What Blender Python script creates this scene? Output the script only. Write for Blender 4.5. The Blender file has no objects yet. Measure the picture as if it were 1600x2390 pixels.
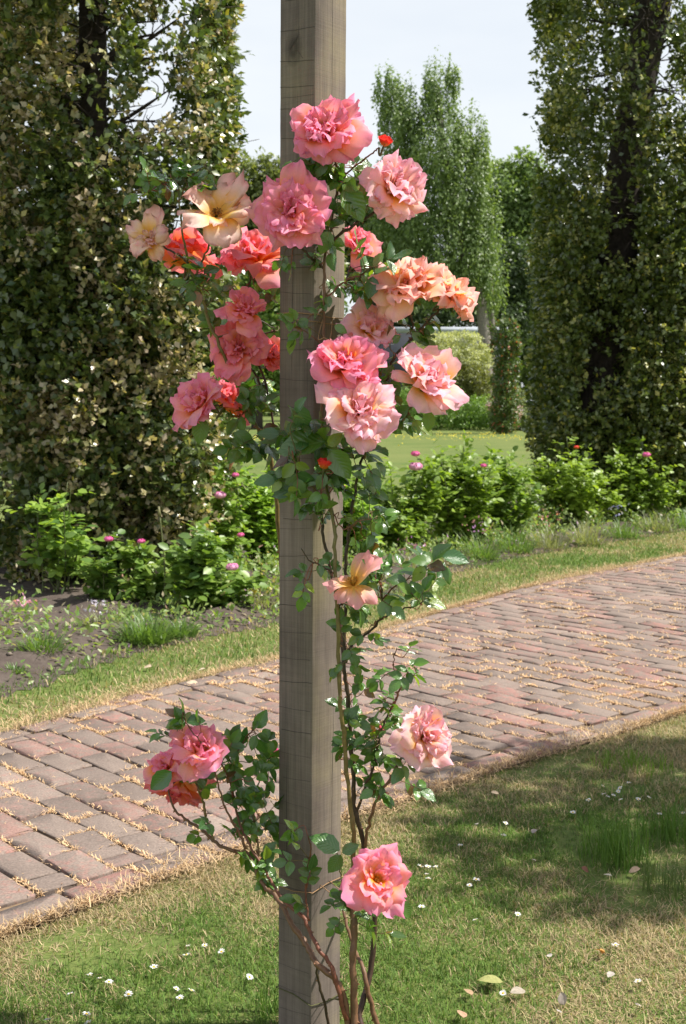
import bpy, math, random
import numpy as np
from mathutils import Vector, Matrix
R = math.radians
rng = np.random.default_rng(11)
rnd = random.Random(7)
scene = bpy.context.scene
C = scene.collection

# ------------------------------------------------------------------ camera
F_PX = 2924.0; PITCH = R(5.2); CAMH = 1.42
cd = bpy.data.cameras.new('camera'); cam = bpy.data.objects.new('camera', cd); C.objects.link(cam)
cam.location = (0, 0, CAMH); cam.rotation_euler = (R(90) - PITCH, 0, 0)
cd.sensor_fit = 'VERTICAL'; cd.sensor_height = 23.6; cd.lens = F_PX / 2390 * 23.6
cd.clip_end = 600
cd.dof.use_dof = True; cd.dof.focus_distance = 2.62; cd.dof.aperture_fstop = 8.0
scene.camera = cam
# ------------------------------------------------------------------ sun and sky
SUN_EL, SUN_AZ = R(55), R(2)       # azimuth: angle from +X towards +Y
sd = Vector((math.cos(SUN_EL) * math.cos(SUN_AZ), math.cos(SUN_EL) * math.sin(SUN_AZ), math.sin(SUN_EL)))
sl = bpy.data.lights.new('sun', 'SUN'); sun = bpy.data.objects.new('sun', sl); C.objects.link(sun)
sl.energy = 5.0; sl.angle = R(0.53); sl.color = (1.0, 0.955, 0.88)
sun.rotation_euler = sd.to_track_quat('Z', 'Y').to_euler()
W = bpy.data.worlds.new('World'); scene.world = W; W.use_nodes = True
nt = W.node_tree; nt.nodes.clear()
wo = nt.nodes.new('ShaderNodeOutputWorld'); bg = nt.nodes.new('ShaderNodeBackground')
sky = nt.nodes.new('ShaderNodeTexSky'); sky.sky_type = 'NISHITA'; sky.sun_disc = False
sky.sun_elevation = SUN_EL; sky.sun_rotation = math.pi / 2 - SUN_AZ
sky.air_density = 1.0; sky.dust_density = 2.0; sky.ozone_density = 1.0
tc = nt.nodes.new('ShaderNodeTexCoord'); mp = nt.nodes.new('ShaderNodeMapping'); mp.inputs['Scale'].default_value = (1, 1, 4)
cn = nt.nodes.new('ShaderNodeTexNoise'); cn.inputs['Scale'].default_value = 2.2; cn.inputs['Detail'].default_value = 5
cr = nt.nodes.new('ShaderNodeMapRange'); cr.inputs['From Min'].default_value = .25; cr.inputs['From Max'].default_value = .75
cr.inputs['To Min'].default_value = .6; cr.inputs['To Max'].default_value = .97
mx = nt.nodes.new('ShaderNodeMix'); mx.data_type = 'RGBA'; mx.inputs['B'].default_value = (6.3, 6.55, 6.75, 1)
L = nt.links.new
L(tc.outputs['Generated'], mp.inputs[0]); L(mp.outputs[0], cn.inputs['Vector']); L(cn.outputs['Fac'], cr.inputs['Value'])
sx = nt.nodes.new('ShaderNodeSeparateXYZ'); L(tc.outputs['Generated'], sx.inputs[0])
el = nt.nodes.new('ShaderNodeMapRange'); el.inputs['From Min'].default_value = .30; el.inputs['From Max'].default_value = .95; el.inputs['To Min'].default_value = 1.0; el.inputs['To Max'].default_value = .30; L(sx.outputs['Z'], el.inputs['Value'])
fm = nt.nodes.new('ShaderNodeMath'); fm.operation = 'MULTIPLY'; L(cr.outputs[0], fm.inputs[0]); L(el.outputs[0], fm.inputs[1]); L(fm.outputs[0], mx.inputs['Factor']); L(sky.outputs[0], mx.inputs['A']); L(mx.outputs['Result'], bg.inputs[0])
bg.inputs[1].default_value = 0.10; L(bg.outputs[0], wo.inputs[0])
vs = scene.view_settings; vs.view_transform = 'Standard'; vs.look = 'None'; vs.exposure = 0.66; vs.gamma = 1; vs.use_curve_mapping = False

# ------------------------------------------------------------------ helpers
def ray(px, py):
    u = (px - 800) / F_PX; v = (1195 - py) / F_PX
    return Vector((u, math.cos(PITCH) + v * math.sin(PITCH), -math.sin(PITCH) + v * math.cos(PITCH)))
def P(px, py, Y):
    d = ray(px, py); t = Y / d.y
    return Vector((d.x * t, Y, CAMH + d.z * t))
def G(px, py, z=0.0):
    d = ray(px, py); t = (z - CAMH) / d.z
    return Vector((d.x * t, d.y * t, z))

_perm = rng.random((64, 64))
def vnoise(x, y, s, oct=3):
    out = 0; a = 1; tot = 0
    for o in range(oct):
        X = x * s + 17.3 * o; Y = y * s + 5.1 * o
        xi = np.floor(X).astype(int); yi = np.floor(Y).astype(int); fx = X - xi; fy = Y - yi
        fx = fx * fx * (3 - 2 * fx); fy = fy * fy * (3 - 2 * fy)
        g = lambda i, j: _perm[(xi + i) % 64, (yi + j) % 64]
        out = out + a * ((g(0, 0) * (1 - fx) + g(1, 0) * fx) * (1 - fy) + (g(0, 1) * (1 - fx) + g(1, 1) * fx) * fy)
        tot += a; a *= .5; s *= 2.07
    return out / tot

def mesh_np(name, V, F, col=None, mat=None, smooth=True, uv=None):
    V = np.asarray(V, dtype=np.float32).reshape(-1, 3); F = np.asarray(F, dtype=np.int32)
    me = bpy.data.meshes.new(name); k = F.shape[1]; n = len(F)
    me.vertices.add(len(V)); me.vertices.foreach_set('co', V.ravel())
    me.loops.add(n * k); me.loops.foreach_set('vertex_index', F.ravel())
    me.polygons.add(n); me.polygons.foreach_set('loop_start', np.arange(0, n * k, k, dtype=np.int32))
    if smooth: me.polygons.foreach_set('use_smooth', np.ones(n, dtype=bool))
    if col is not None:
        c = np.ones((len(V), 4), dtype=np.float32); c[:, :3] = col
        a = me.color_attributes.new('Col', 'FLOAT_COLOR', 'POINT'); a.data.foreach_set('color', c.ravel())
    if uv is not None:
        l = me.uv_layers.new(name='UVMap'); l.data.foreach_set('uv', np.asarray(uv, dtype=np.float32)[F.ravel()].ravel())
    me.update(calc_edges=True)
    if mat: me.materials.append(mat)
    return me

def link(name, me, parent=None, M=None):
    o = bpy.data.objects.new(name, me); C.objects.link(o)
    if parent is not None:
        o.parent = parent
        base = parent.get('_off', None)
    if M is not None: o.matrix_basis = M
    return o
def part(name, me, root):
    """a part whose mesh is given in world coordinates, under an Empty that is only translated"""
    o = bpy.data.objects.new(name, me); C.objects.link(o); o.parent = root; o.location = -root.location
    return o
def tag(o, label=None, cat=None, group=None, kind=None):
    if label: o['label'] = label
    if cat: o['category'] = cat
    if group: o['group'] = group
    if kind: o['kind'] = kind
    return o
def thing(name, loc, label, cat, group=None):
    o = bpy.data.objects.new(name, None); C.objects.link(o); o.location = loc; o.empty_display_size = .1
    return tag(o, label, cat, group)
def top(name, me, label=None, cat=None, group=None, kind=None):
    """top-level mesh object with its origin moved to the base of the mesh"""
    n = len(me.vertices); co = np.empty(n * 3, dtype=np.float32); me.vertices.foreach_get('co', co); co = co.reshape(-1, 3)
    c = np.array([(co[:, 0].min() + co[:, 0].max()) / 2, (co[:, 1].min() + co[:, 1].max()) / 2, co[:, 2].min()], dtype=np.float32)
    me.vertices.foreach_set('co', (co - c).ravel()); me.update()
    o = bpy.data.objects.new(name, me); C.objects.link(o); o.location = c.tolist()
    return tag(o, label, cat, group, kind)

class MB:
    def __init__(s): s.V = []; s.F = []; s.c = []; s.n = 0
    def add(s, V, F, col=(1, 1, 1)):
        V = np.asarray(V, dtype=np.float32).reshape(-1, 3); F = np.asarray(F, dtype=np.int32)
        if F.shape[1] == 3: F = np.concatenate([F, F[:, 2:3]], 1)
        s.V.append(V); s.F.append(F + s.n); s.n += len(V)
        c = np.asarray(col, dtype=np.float32)
        s.c.append(np.broadcast_to(c, (len(V), 3)) if c.ndim == 1 else c)
    def mesh(s, name, mat, smooth=True):
        V = np.concatenate(s.V); F = np.concatenate(s.F); c = np.concatenate(s.c)
        tri = F[:, 2] == F[:, 3]
        me = bpy.data.meshes.new(name)
        cnt = np.where(tri, 3, 4); st = np.concatenate([[0], np.cumsum(cnt)[:-1]]).astype(np.int32)
        m = np.ones(F.shape, dtype=bool); m[tri, 3] = False
        me.vertices.add(len(V)); me.vertices.foreach_set('co', V.ravel())
        me.loops.add(int(cnt.sum())); me.loops.foreach_set('vertex_index', F[m])
        me.polygons.add(len(F)); me.polygons.foreach_set('loop_start', st)
        if smooth: me.polygons.foreach_set('use_smooth', np.ones(len(F), dtype=bool))
        c4 = np.ones((len(V), 4), dtype=np.float32); c4[:, :3] = c
        a = me.color_attributes.new('Col', 'FLOAT_COLOR', 'POINT'); a.data.foreach_set('color', c4.ravel())
        me.update(calc_edges=True)
        if mat: me.materials.append(mat)
        return me

def catmull(pts, per=6):
    p = [np.array(q, dtype=float) for q in pts]
    p = [2 * p[0] - p[1]] + p + [2 * p[-1] - p[-2]]; out = []
    for i in range(1, len(p) - 2):
        for k in range(per):
            t = k / per
            out.append(.5 * ((2 * p[i]) + (-p[i - 1] + p[i + 1]) * t + (2 * p[i - 1] - 5 * p[i] + 4 * p[i + 1] - p[i + 2]) * t * t
                             + (-p[i - 1] + 3 * p[i] - 3 * p[i + 1] + p[i + 2]) * t ** 3))
    out.append(p[-2]); return np.array(out)
def tube(pts, r0, r1, sides=7, lump=0.0, seed=0):
    pts = np.asarray(pts); n = len(pts); rr = np.linspace(r0, r1, n)
    if lump:
        g = np.random.default_rng(seed); rr = rr * (1 + lump * (g.random(n) - .5))
    T = np.gradient(pts, axis=0); T /= np.linalg.norm(T, axis=1)[:, None] + 1e-9
    up = np.array([.31, .9, .2]); V = []
    for i in range(n):
        a = np.cross(T[i], up); a /= np.linalg.norm(a) + 1e-9; b = np.cross(T[i], a)
        th = np.arange(sides) / sides * 2 * np.pi
        V.append(pts[i] + rr[i] * (np.cos(th)[:, None] * a + np.sin(th)[:, None] * b))
    V = np.concatenate(V); F = []
    for i in range(n - 1):
        for j in range(sides):
            F.append((i * sides + j, i * sides + (j + 1) % sides, (i + 1) * sides + (j + 1) % sides, (i + 1) * sides + j))
    V = np.concatenate([V, pts[:1], pts[-1:]]); c0, c1 = n * sides, n * sides + 1
    for j in range(sides):
        F.append((c0, (j + 1) % sides, j, j)); F.append((c1, (n - 1) * sides + j, (n - 1) * sides + (j + 1) % sides, (n - 1) * sides + (j + 1) % sides))
    return V, np.array(F)

# leaf templates: x across, y along, z normal
def leaf_template(kind):
    if kind == 'small':      # 4 triangles, folded rhombus with a drooping tip
        V = np.array([(0, 0, 0), (-.27, .42, .07), (.27, .42, .07), (0, .5, 0), (0, 1, -.06)])
        F = np.array([(0, 3, 1), (0, 2, 3), (1, 3, 4), (3, 2, 4)])
        return V, F
    if kind == 'oval':
        V = np.array([(0, 0, 0), (-.24, .3, .06), (-.22, .7, .03), (0, 1, -.08), (.22, .7, .03), (.24, .3, .06), (0, .5, -.02)])
        F = np.array([(0, 6, 1), (1, 6, 2), (2, 6, 3), (3, 6, 4), (4, 6, 5), (5, 6, 0)])
        return V, F
    if kind == 'blade':
        V = np.array([(-.03, 0, 0), (.03, 0, 0), (-.025, .55, .05), (.025, .55, .05), (0, 1, .25)])
        F = np.array([(0, 1, 3), (0, 3, 2), (2, 3, 4)])
        return V, F
def nrmz(a): return a / (np.linalg.norm(a, axis=-1, keepdims=True) + 1e-9)
def scatter_leaves(kind, pos, dirv, nrm, size, col, wide=None):
    T, F = leaf_template(kind); n = len(pos); k = len(T)
    y = nrmz(dirv); x = nrmz(np.cross(y, nrm)); z = np.cross(x, y)
    s = np.asarray(size).reshape(-1, 1, 1)
    w = 1.0 if wide is None else np.asarray(wide).reshape(-1, 1, 1)
    V = pos[:, None, :] + s * (T[None, :, 0:1] * w * x[:, None, :] + T[None, :, 1:2] * y[:, None, :] + T[None, :, 2:3] * z[:, None, :])
    FF = (F[None] + (np.arange(n) * k)[:, None, None]).reshape(-1, 3)
    cc = np.repeat(np.asarray(col), k, axis=0)
    return V.reshape(-1, 3), FF, cc
def rand_unit(n, g):
    v = g.normal(size=(n, 3)); return nrmz(v)

# ------------------------------------------------------------------ materials
def new_mat(name):
    m = bpy.data.materials.new(name); m.use_nodes = True; n = m.node_tree; n.nodes.clear(); return m, n
def nd(n, t, **kw):
    x = n.nodes.new(t)
    for k, v in kw.items():
        if k in x.inputs: x.inputs[k].default_value = v
        else: setattr(x, k, v)
    return x
def mat_attr(name, rough=.5, trans=.3, spec=.4, noise=0.0, nscale=60, bump=0.0, tint=(1, 1, 1), tcol=(1.25, 1.3, .6), randhue=False):
    m, n = new_mat(name); l = n.links.new
    a = nd(n, 'ShaderNodeAttribute'); a.attribute_name = 'Col'
    out = nd(n, 'ShaderNodeOutputMaterial'); p = nd(n, 'ShaderNodeBsdfPrincipled')
    p.inputs['Roughness'].default_value = rough; p.inputs['Specular IOR Level'].default_value = spec
    src = a.outputs['Color']
    no = nd(n, 'ShaderNodeTexNoise'); no.inputs['Scale'].default_value = nscale; no.inputs['Detail'].default_value = 6
    geo = nd(n, 'ShaderNodeNewGeometry'); l(geo.outputs['Position'], no.inputs['Vector'])
    if noise:
        mr = nd(n, 'ShaderNodeMapRange'); mr.inputs['From Min'].default_value = .3; mr.inputs['From Max'].default_value = .7
        mr.inputs['To Min'].default_value = 1 - noise; mr.inputs['To Max'].default_value = 1 + noise; l(no.outputs['Fac'], mr.inputs['Value'])
        vm = nd(n, 'ShaderNodeVectorMath', operation='SCALE'); l(src, vm.inputs[0]); l(mr.outputs[0], vm.inputs['Scale']); src = vm.outputs[0]
    l(src, p.inputs['Base Color'])
    if bump:
        b = nd(n, 'ShaderNodeBump'); b.inputs['Strength'].default_value = bump; b.inputs['Distance'].default_value = .002
        l(no.outputs['Fac'], b.inputs['Height']); l(b.outputs[0], p.inputs['Normal'])
    if trans > 0:
        t = nd(n, 'ShaderNodeBsdfTranslucent'); mm = nd(n, 'ShaderNodeVectorMath', operation='MULTIPLY'); mm.inputs[1].default_value = tcol
        l(src, mm.inputs[0]); l(mm.outputs[0], t.inputs['Color'])
        ms = nd(n, 'ShaderNodeMixShader'); ms.inputs[0].default_value = trans; l(p.outputs[0], ms.inputs[1]); l(t.outputs[0], ms.inputs[2]); l(ms.outputs[0], out.inputs[0])
    else: l(p.outputs[0], out.inputs[0])
    return m
M_foliage = mat_attr('foliage', rough=.42, trans=.40, spec=.5, tcol=(1.5, 1.5, .6))
M_ilex = mat_attr('evergreen_leaf', rough=.32, trans=.28, spec=.8, tcol=(1.5, 1.5, .6))
M_grass = mat_attr('grass_blade', rough=.6, trans=.25, spec=.2)
M_straw = mat_attr('straw', rough=.8, trans=.15, spec=.15, tcol=(1, .9, .7))
M_petal = mat_attr('rose_petal', rough=.5, trans=.50, spec=.22, noise=.04, nscale=260, tcol=(1.03, .86, .84))
M_flower = mat_attr('small_flower', rough=.6, trans=.3, spec=.2, tcol=(1, .9, .95))
M_bark = mat_attr('bark', rough=.9, trans=0, spec=.2, noise=.5, nscale=28, bump=1.0)
M_cane = mat_attr('rose_cane', rough=.5, trans=0, spec=.4, noise=.28, nscale=90, bump=.3)
M_twine = mat_attr('twine', rough=.9, trans=0, spec=.1, noise=.3, nscale=900, bump=.5)
M_plain = mat_attr('painted_wall', rough=.8, trans=0, spec=.2, noise=.1, nscale=3)

def mat_leaf_rose():
    m, n = new_mat('rose_leaf'); l = n.links.new
    out = nd(n, 'ShaderNodeOutputMaterial'); p = nd(n, 'ShaderNodeBsdfPrincipled')
    uv = nd(n, 'ShaderNodeUVMap'); sp = nd(n, 'ShaderNodeSeparateXYZ'); l(uv.outputs[0], sp.inputs[0])
    # veins: sin of (v - |u|*.6) * freq
    au = nd(n, 'ShaderNodeMath', operation='ABSOLUTE'); l(sp.outputs[0], au.inputs[0])
    m1 = nd(n, 'ShaderNodeMath', operation='MULTIPLY'); m1.inputs[1].default_value = .35; l(au.outputs[0], m1.inputs[0])
    s1 = nd(n, 'ShaderNodeMath', operation='SUBTRACT'); l(sp.outputs[1], s1.inputs[0]); l(m1.outputs[0], s1.inputs[1])
    m2 = nd(n, 'ShaderNodeMath', operation='MULTIPLY'); m2.inputs[1].default_value = 48; l(s1.outputs[0], m2.inputs[0])
    sn = nd(n, 'ShaderNodeMath', operation='SINE'); l(m2.outputs[0], sn.inputs[0])
    no = nd(n, 'ShaderNodeTexNoise'); no.inputs['Scale'].default_value = 120; tcn = nd(n, 'ShaderNodeTexCoord'); l(tcn.outputs['Object'], no.inputs['Vector'])
    ad = nd(n, 'ShaderNodeMath', operation='MULTIPLY_ADD'); ad.inputs[1].default_value = 1.2; l(no.outputs['Fac'], ad.inputs[0]); l(sn.outputs[0], ad.inputs[2])
    b = nd(n, 'ShaderNodeBump'); b.inputs['Strength'].default_value = .28; b.inputs['Distance'].default_value = .0012; l(ad.outputs[0], b.inputs['Height'])
    a = nd(n, 'ShaderNodeAttribute'); a.attribute_name = 'Col'
    oi = nd(n, 'ShaderNodeObjectInfo')
    ramp = nd(n, 'ShaderNodeValToRGB'); e = ramp.color_ramp.elements
    e[0].color = (.6, .85, .9, 1); e[1].color = (1.5, 1.35, .8, 1); l(oi.outputs['Random'], ramp.inputs[0])
    mm = nd(n, 'ShaderNodeVectorMath', operation='MULTIPLY'); l(a.outputs['Color'], mm.inputs[0]); l(ramp.outputs[0], mm.inputs[1])
    # paler midrib
    lt = nd(n, 'ShaderNodeMath', operation='LESS_THAN'); lt.inputs[1].default_value = .045; l(au.outputs[0], lt.inputs[0])
    mr = nd(n, 'ShaderNodeMix', data_type='RGBA'); mr.inputs['B'].default_value = (.12, .2, .06, 1)
    mf = nd(n, 'ShaderNodeMath', operation='MULTIPLY'); mf.inputs[1].default_value = .5; l(lt.outputs[0], mf.inputs[0]); l(mf.outputs[0], mr.inputs['Factor']); l(mm.outputs[0], mr.inputs['A'])
    geo = nd(n, 'ShaderNodeNewGeometry'); bk = nd(n, 'ShaderNodeMix', data_type='RGBA')
    sc = nd(n, 'ShaderNodeVectorMath', operation='MULTIPLY'); sc.inputs[1].default_value = (2.2, 1.7, 2.2); l(mr.outputs['Result'], sc.inputs[0])
    l(geo.outputs['Backfacing'], bk.inputs['Factor']); l(mr.outputs['Result'], bk.inputs['A']); l(sc.outputs[0], bk.inputs['B'])
    l(bk.outputs['Result'], p.inputs['Base Color']); l(b.outputs[0], p.inputs['Normal'])
    p.inputs['Roughness'].default_value = .24; p.inputs['Specular IOR Level'].default_value = .85
    p.inputs['Coat Weight'].default_value = .3; p.inputs['Coat Roughness'].default_value = .18
    t = nd(n, 'ShaderNodeBsdfTranslucent'); tm = nd(n, 'ShaderNodeVectorMath', operation='MULTIPLY'); tm.inputs[1].default_value = (2.4, 2.6, .7)
    l(mm.outputs[0], tm.inputs[0]); l(tm.outputs[0], t.inputs['Color'])
    ms = nd(n, 'ShaderNodeMixShader'); ms.inputs[0].default_value = .25; l(p.outputs[0], ms.inputs[1]); l(t.outputs[0], ms.inputs[2]); l(ms.outputs[0], out.inputs[0])
    return m
M_rleaf = mat_leaf_rose()

def mat_brick():
    m, n = new_mat('worn_brick'); l = n.links.new
    out = nd(n, 'ShaderNodeOutputMaterial'); p = nd(n, 'ShaderNodeBsdfPrincipled'); p.inputs['Roughness'].default_value = .88; p.inputs['Specular IOR Level'].default_value = .25
    a = nd(n, 'ShaderNodeAttribute'); a.attribute_name = 'Col'; sp = nd(n, 'ShaderNodeSeparateColor'); l(a.outputs['Color'], sp.inputs[0])
    geo = nd(n, 'ShaderNodeNewGeometry')
    n1 = nd(n, 'ShaderNodeTexNoise', Scale=26.0, Detail=7.0, Roughness=.72); l(geo.outputs['Position'], n1.inputs['Vector'])
    n2 = nd(n, 'ShaderNodeTexNoise', Scale=150.0, Detail=4.0); l(geo.outputs['Position'], n2.inputs['Vector'])
    n3 = nd(n, 'ShaderNodeTexNoise', Scale=3.0, Detail=4.0); l(geo.outputs['Position'], n3.inputs['Vector'])
    # red wear shows where noise exceeds a per brick threshold (red channel)
    s = nd(n, 'ShaderNodeMath', operation='SUBTRACT'); l(n1.outputs['Fac'], s.inputs[0]); l(sp.outputs[0], s.inputs[1])
    mr = nd(n, 'ShaderNodeMapRange'); mr.inputs['From Min'].default_value = -.08; mr.inputs['From Max'].default_value = .09; mr.inputs['To Max'].default_value = .85; l(s.outputs[0], mr.inputs['Value'])
    greys = nd(n, 'ShaderNodeMix', data_type='RGBA'); greys.inputs['A'].default_value = (.20, .155, .13, 1); greys.inputs['B'].default_value = (.275, .215, .178, 1); l(sp.outputs[1], greys.inputs['Factor'])
    reds = nd(n, 'ShaderNodeMix', data_type='RGBA'); reds.inputs['A'].default_value = (.34, .17, .14, 1); reds.inputs['B'].default_value = (.275, .18, .15, 1); l(sp.outputs[2], reds.inputs['Factor'])
    mm = nd(n, 'ShaderNodeMix', data_type='RGBA'); l(mr.outputs[0], mm.inputs['Factor']); l(greys.outputs['Result'], mm.inputs['A']); l(reds.outputs['Result'], mm.inputs['B'])
    f = nd(n, 'ShaderNodeMapRange'); f.inputs['From Min'].default_value = .3; f.inputs['From Max'].default_value = .7; f.inputs['To Min'].default_value = .74; f.inputs['To Max'].default_value = 1.22; l(n2.outputs['Fac'], f.inputs['Value'])
    v = nd(n, 'ShaderNodeVectorMath', operation='SCALE'); l(mm.outputs['Result'], v.inputs[0]); l(f.outputs[0], v.inputs['Scale'])
    f3 = nd(n, 'ShaderNodeMapRange'); f3.inputs['From Min'].default_value = .3; f3.inputs['From Max'].default_value = .7; f3.inputs['To Min'].default_value = .70; f3.inputs['To Max'].default_value = 1.0; l(n3.outputs['Fac'], f3.inputs['Value'])
    v2 = nd(n, 'ShaderNodeVectorMath', operation='SCALE'); l(v.outputs[0], v2.inputs[0]); l(f3.outputs[0], v2.inputs['Scale'])
    l(v2.outputs[0], p.inputs['Base Color'])
    b = nd(n, 'ShaderNodeBump', Strength=.7, Distance=.003); l(n1.outputs['Fac'], b.inputs['Height'])
    b2 = nd(n, 'ShaderNodeBump', Strength=.5, Distance=.001); l(n2.outputs['Fac'], b2.inputs['Height']); l(b.outputs[0], b2.inputs['Normal']); l(b2.outputs[0], p.inputs['Normal'])
    l(p.outputs[0], out.inputs[0]); return m
M_brick = mat_brick()

def mat_ground(name, cols, scales, rough=.95, bump=.6, bd=.01):
    m, n = new_mat(name); l = n.links.new
    out = nd(n, 'ShaderNodeOutputMaterial'); p = nd(n, 'ShaderNodeBsdfPrincipled'); p.inputs['Roughness'].default_value = rough; p.inputs['Specular IOR Level'].default_value = .15
    geo = nd(n, 'ShaderNodeNewGeometry')
    n1 = nd(n, 'ShaderNodeTexNoise', Scale=scales[0], Detail=8.0, Roughness=.6); l(geo.outputs['Position'], n1.inputs['Vector'])
    n2 = nd(n, 'ShaderNodeTexNoise', Scale=scales[1], Detail=6.0, Roughness=.7); l(geo.outputs['Position'], n2.inputs['Vector'])
    a1 = nd(n, 'ShaderNodeMapRange'); a1.inputs['From Min'].default_value = .35; a1.inputs['From Max'].default_value = .65; l(n1.outputs['Fac'], a1.inputs['Value'])
    a2 = nd(n, 'ShaderNodeMapRange'); a2.inputs['From Min'].default_value = .4; a2.inputs['From Max'].default_value = .66; l(n2.outputs['Fac'], a2.inputs['Value'])
    x = nd(n, 'ShaderNodeMix', data_type='RGBA'); x.inputs['A'].default_value = (*cols[0], 1); x.inputs['B'].default_value = (*cols[1], 1); l(a1.outputs[0], x.inputs['Factor'])
    y = nd(n, 'ShaderNodeMix', data_type='RGBA'); y.inputs['B'].default_value = (*cols[2], 1); l(x.outputs['Result'], y.inputs['A'])
    h = nd(n, 'ShaderNodeMath', operation='MULTIPLY'); h.inputs[1].default_value = .6; l(a2.outputs[0], h.inputs[0]); l(h.outputs[0], y.inputs['Factor'])
    l(y.outputs['Result'], p.inputs['Base Color'])
    b = nd(n, 'ShaderNodeBump', Strength=bump, Distance=bd); l(n2.outputs['Fac'], b.inputs['Height']); l(b.outputs[0], p.inputs['Normal'])
    l(p.outputs[0], out.inputs[0]); return m
M_lawn = mat_ground('lawn_ground', [(.10, .14, .034), (.165, .185, .055), (.07, .105, .026)], (.45, 14.0), bd=.02)
M_bedding = mat_ground('joint_sand', [(.12, .085, .055), (.18, .13, .085), (.28, .19, .11)], (2.0, 30.0), bd=.006)
M_soil = mat_ground('bed_soil', [(.085, .066, .056), (.13, .105, .088), (.05, .038, .032)], (1.3, 22.0), bd=.02)

def mat_wood():
    m, n = new_mat('weathered_oak'); l = n.links.new
    out = nd(n, 'ShaderNodeOutputMaterial'); p = nd(n, 'ShaderNodeBsdfPrincipled'); p.inputs['Roughness'].default_value = .85; p.inputs['Specular IOR Level'].default_value = .2
    tcn = nd(n, 'ShaderNodeTexCoord'); sp = nd(n, 'ShaderNodeSeparateXYZ'); l(tcn.outputs['Object'], sp.inputs[0])
    # vertical grain
    mg = nd(n, 'ShaderNodeMapping'); mg.inputs['Scale'].default_value = (260, 260, 5); l(tcn.outputs['Object'], mg.inputs[0])
    g = nd(n, 'ShaderNodeTexNoise', Scale=1.0, Detail=5.0, Roughness=.6); l(mg.outputs[0], g.inputs['Vector'])
    mg2 = nd(n, 'ShaderNodeMapping'); mg2.inputs['Scale'].default_value = (46, 46, 2.4); l(tcn.outputs['Object'], mg2.inputs[0])
    g2 = nd(n, 'ShaderNodeTexNoise', Scale=1.0, Detail=4.0, Roughness=.6); l(mg2.outputs[0], g2.inputs['Vector'])
    # fine horizontal saw texture
    mh = nd(n, 'ShaderNodeMapping'); mh.inputs['Scale'].default_value = (4, 4, 420); mh.inputs['Rotation'].default_value = (0, .05, 0); l(tcn.outputs['Object'], mh.inputs[0])
    h = nd(n, 'ShaderNodeTexNoise', Scale=1.0, Detail=3.0, Roughness=.7); l(mh.outputs[0], h.inputs['Vector'])
    # big patches
    n3 = nd(n, 'ShaderNodeTexNoise', Scale=5.0, Detail=5.0, Roughness=.6); l(tcn.outputs['Object'], n3.inputs['Vector'])
    # algae green towards upper part and on the right face (x-facing in object space)
    geo = nd(n, 'ShaderNodeNewGeometry')
    base = nd(n, 'ShaderNodeMix', data_type='RGBA'); base.inputs['A'].default_value = (.115, .090, .076, 1); base.inputs['B'].default_value = (.245, .200, .170, 1); l(g2.outputs['Fac'], base.inputs['Factor'])
    alg = nd(n, 'ShaderNodeMapRange'); alg.inputs['From Min'].default_value = .44; alg.inputs['From Max'].default_value = .66; alg.inputs['To Max'].default_value = .6; l(n3.outputs['Fac'], alg.inputs['Value'])
    fx = nd(n, 'ShaderNodeAttribute'); fx.attribute_name = 'Col'; sf = nd(n, 'ShaderNodeSeparateColor'); l(fx.outputs['Color'], sf.inputs[0])
    am = nd(n, 'ShaderNodeMath', operation='MULTIPLY'); l(alg.outputs[0], am.inputs[0]); l(sf.outputs[0], am.inputs[1])
    c1 = nd(n, 'ShaderNodeMix', data_type='RGBA'); c1.inputs['B'].default_value = (.20, .17, .085, 1); l(base.outputs['Result'], c1.inputs['A']); l(am.outputs[0], c1.inputs['Factor'])
    def rng_(src, lo, hi, a=.3, b=.7):
        r = nd(n, 'ShaderNodeMapRange'); r.inputs['From Min'].default_value = a; r.inputs['From Max'].default_value = b
        r.inputs['To Min'].default_value = lo; r.inputs['To Max'].default_value = hi; l(src, r.inputs['Value']); return r.outputs[0]
    v1 = nd(n, 'ShaderNodeVectorMath', operation='SCALE'); l(c1.outputs['Result'], v1.inputs[0]); l(rng_(g.outputs['Fac'], .80, 1.17), v1.inputs['Scale'])
    v2 = nd(n, 'ShaderNodeVectorMath', operation='SCALE'); l(v1.outputs[0], v2.inputs[0]); l(rng_(h.outputs['Fac'], .92, 1.06), v2.inputs['Scale'])
    v3 = nd(n, 'ShaderNodeVectorMath', operation='SCALE'); l(v2.outputs[0], v3.inputs[0]); l(rng_(n3.outputs['Fac'], .70, 1.22), v3.inputs['Scale'])
    # knot: rings round a point on the left face (face coordinates are in the green channel = across, object z)
    kx = nd(n, 'ShaderNodeMath', operation='SUBTRACT'); kx.inputs[1].default_value = .60; l(sf.outputs[1], kx.inputs[0])
    kx2 = nd(n, 'ShaderNodeMath', operation='MULTIPLY'); kx2.inputs[1].default_value = .1 / .024; l(kx.outputs[0], kx2.inputs[0])
    kz = nd(n, 'ShaderNodeMath', operation='SUBTRACT'); kz.inputs[1].default_value = 2.135; l(sp.outputs[2], kz.inputs[0])
    kz2 = nd(n, 'ShaderNodeMath', operation='MULTIPLY'); kz2.inputs[1].default_value = 1 / .036; l(kz.outputs[0], kz2.inputs[0])
    cx = nd(n, 'ShaderNodeCombineXYZ'); l(kx2.outputs[0], cx.inputs[0]); l(kz2.outputs[0], cx.inputs[1])
    ln = nd(n, 'ShaderNodeVectorMath', operation='LENGTH'); l(cx.outputs[0], ln.inputs[0])
    wob = nd(n, 'ShaderNodeMath', operation='MULTIPLY_ADD'); wob.inputs[1].default_value = .7; l(n3.outputs['Fac'], wob.inputs[0]); l(ln.outputs['Value'], wob.inputs[2])
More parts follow.
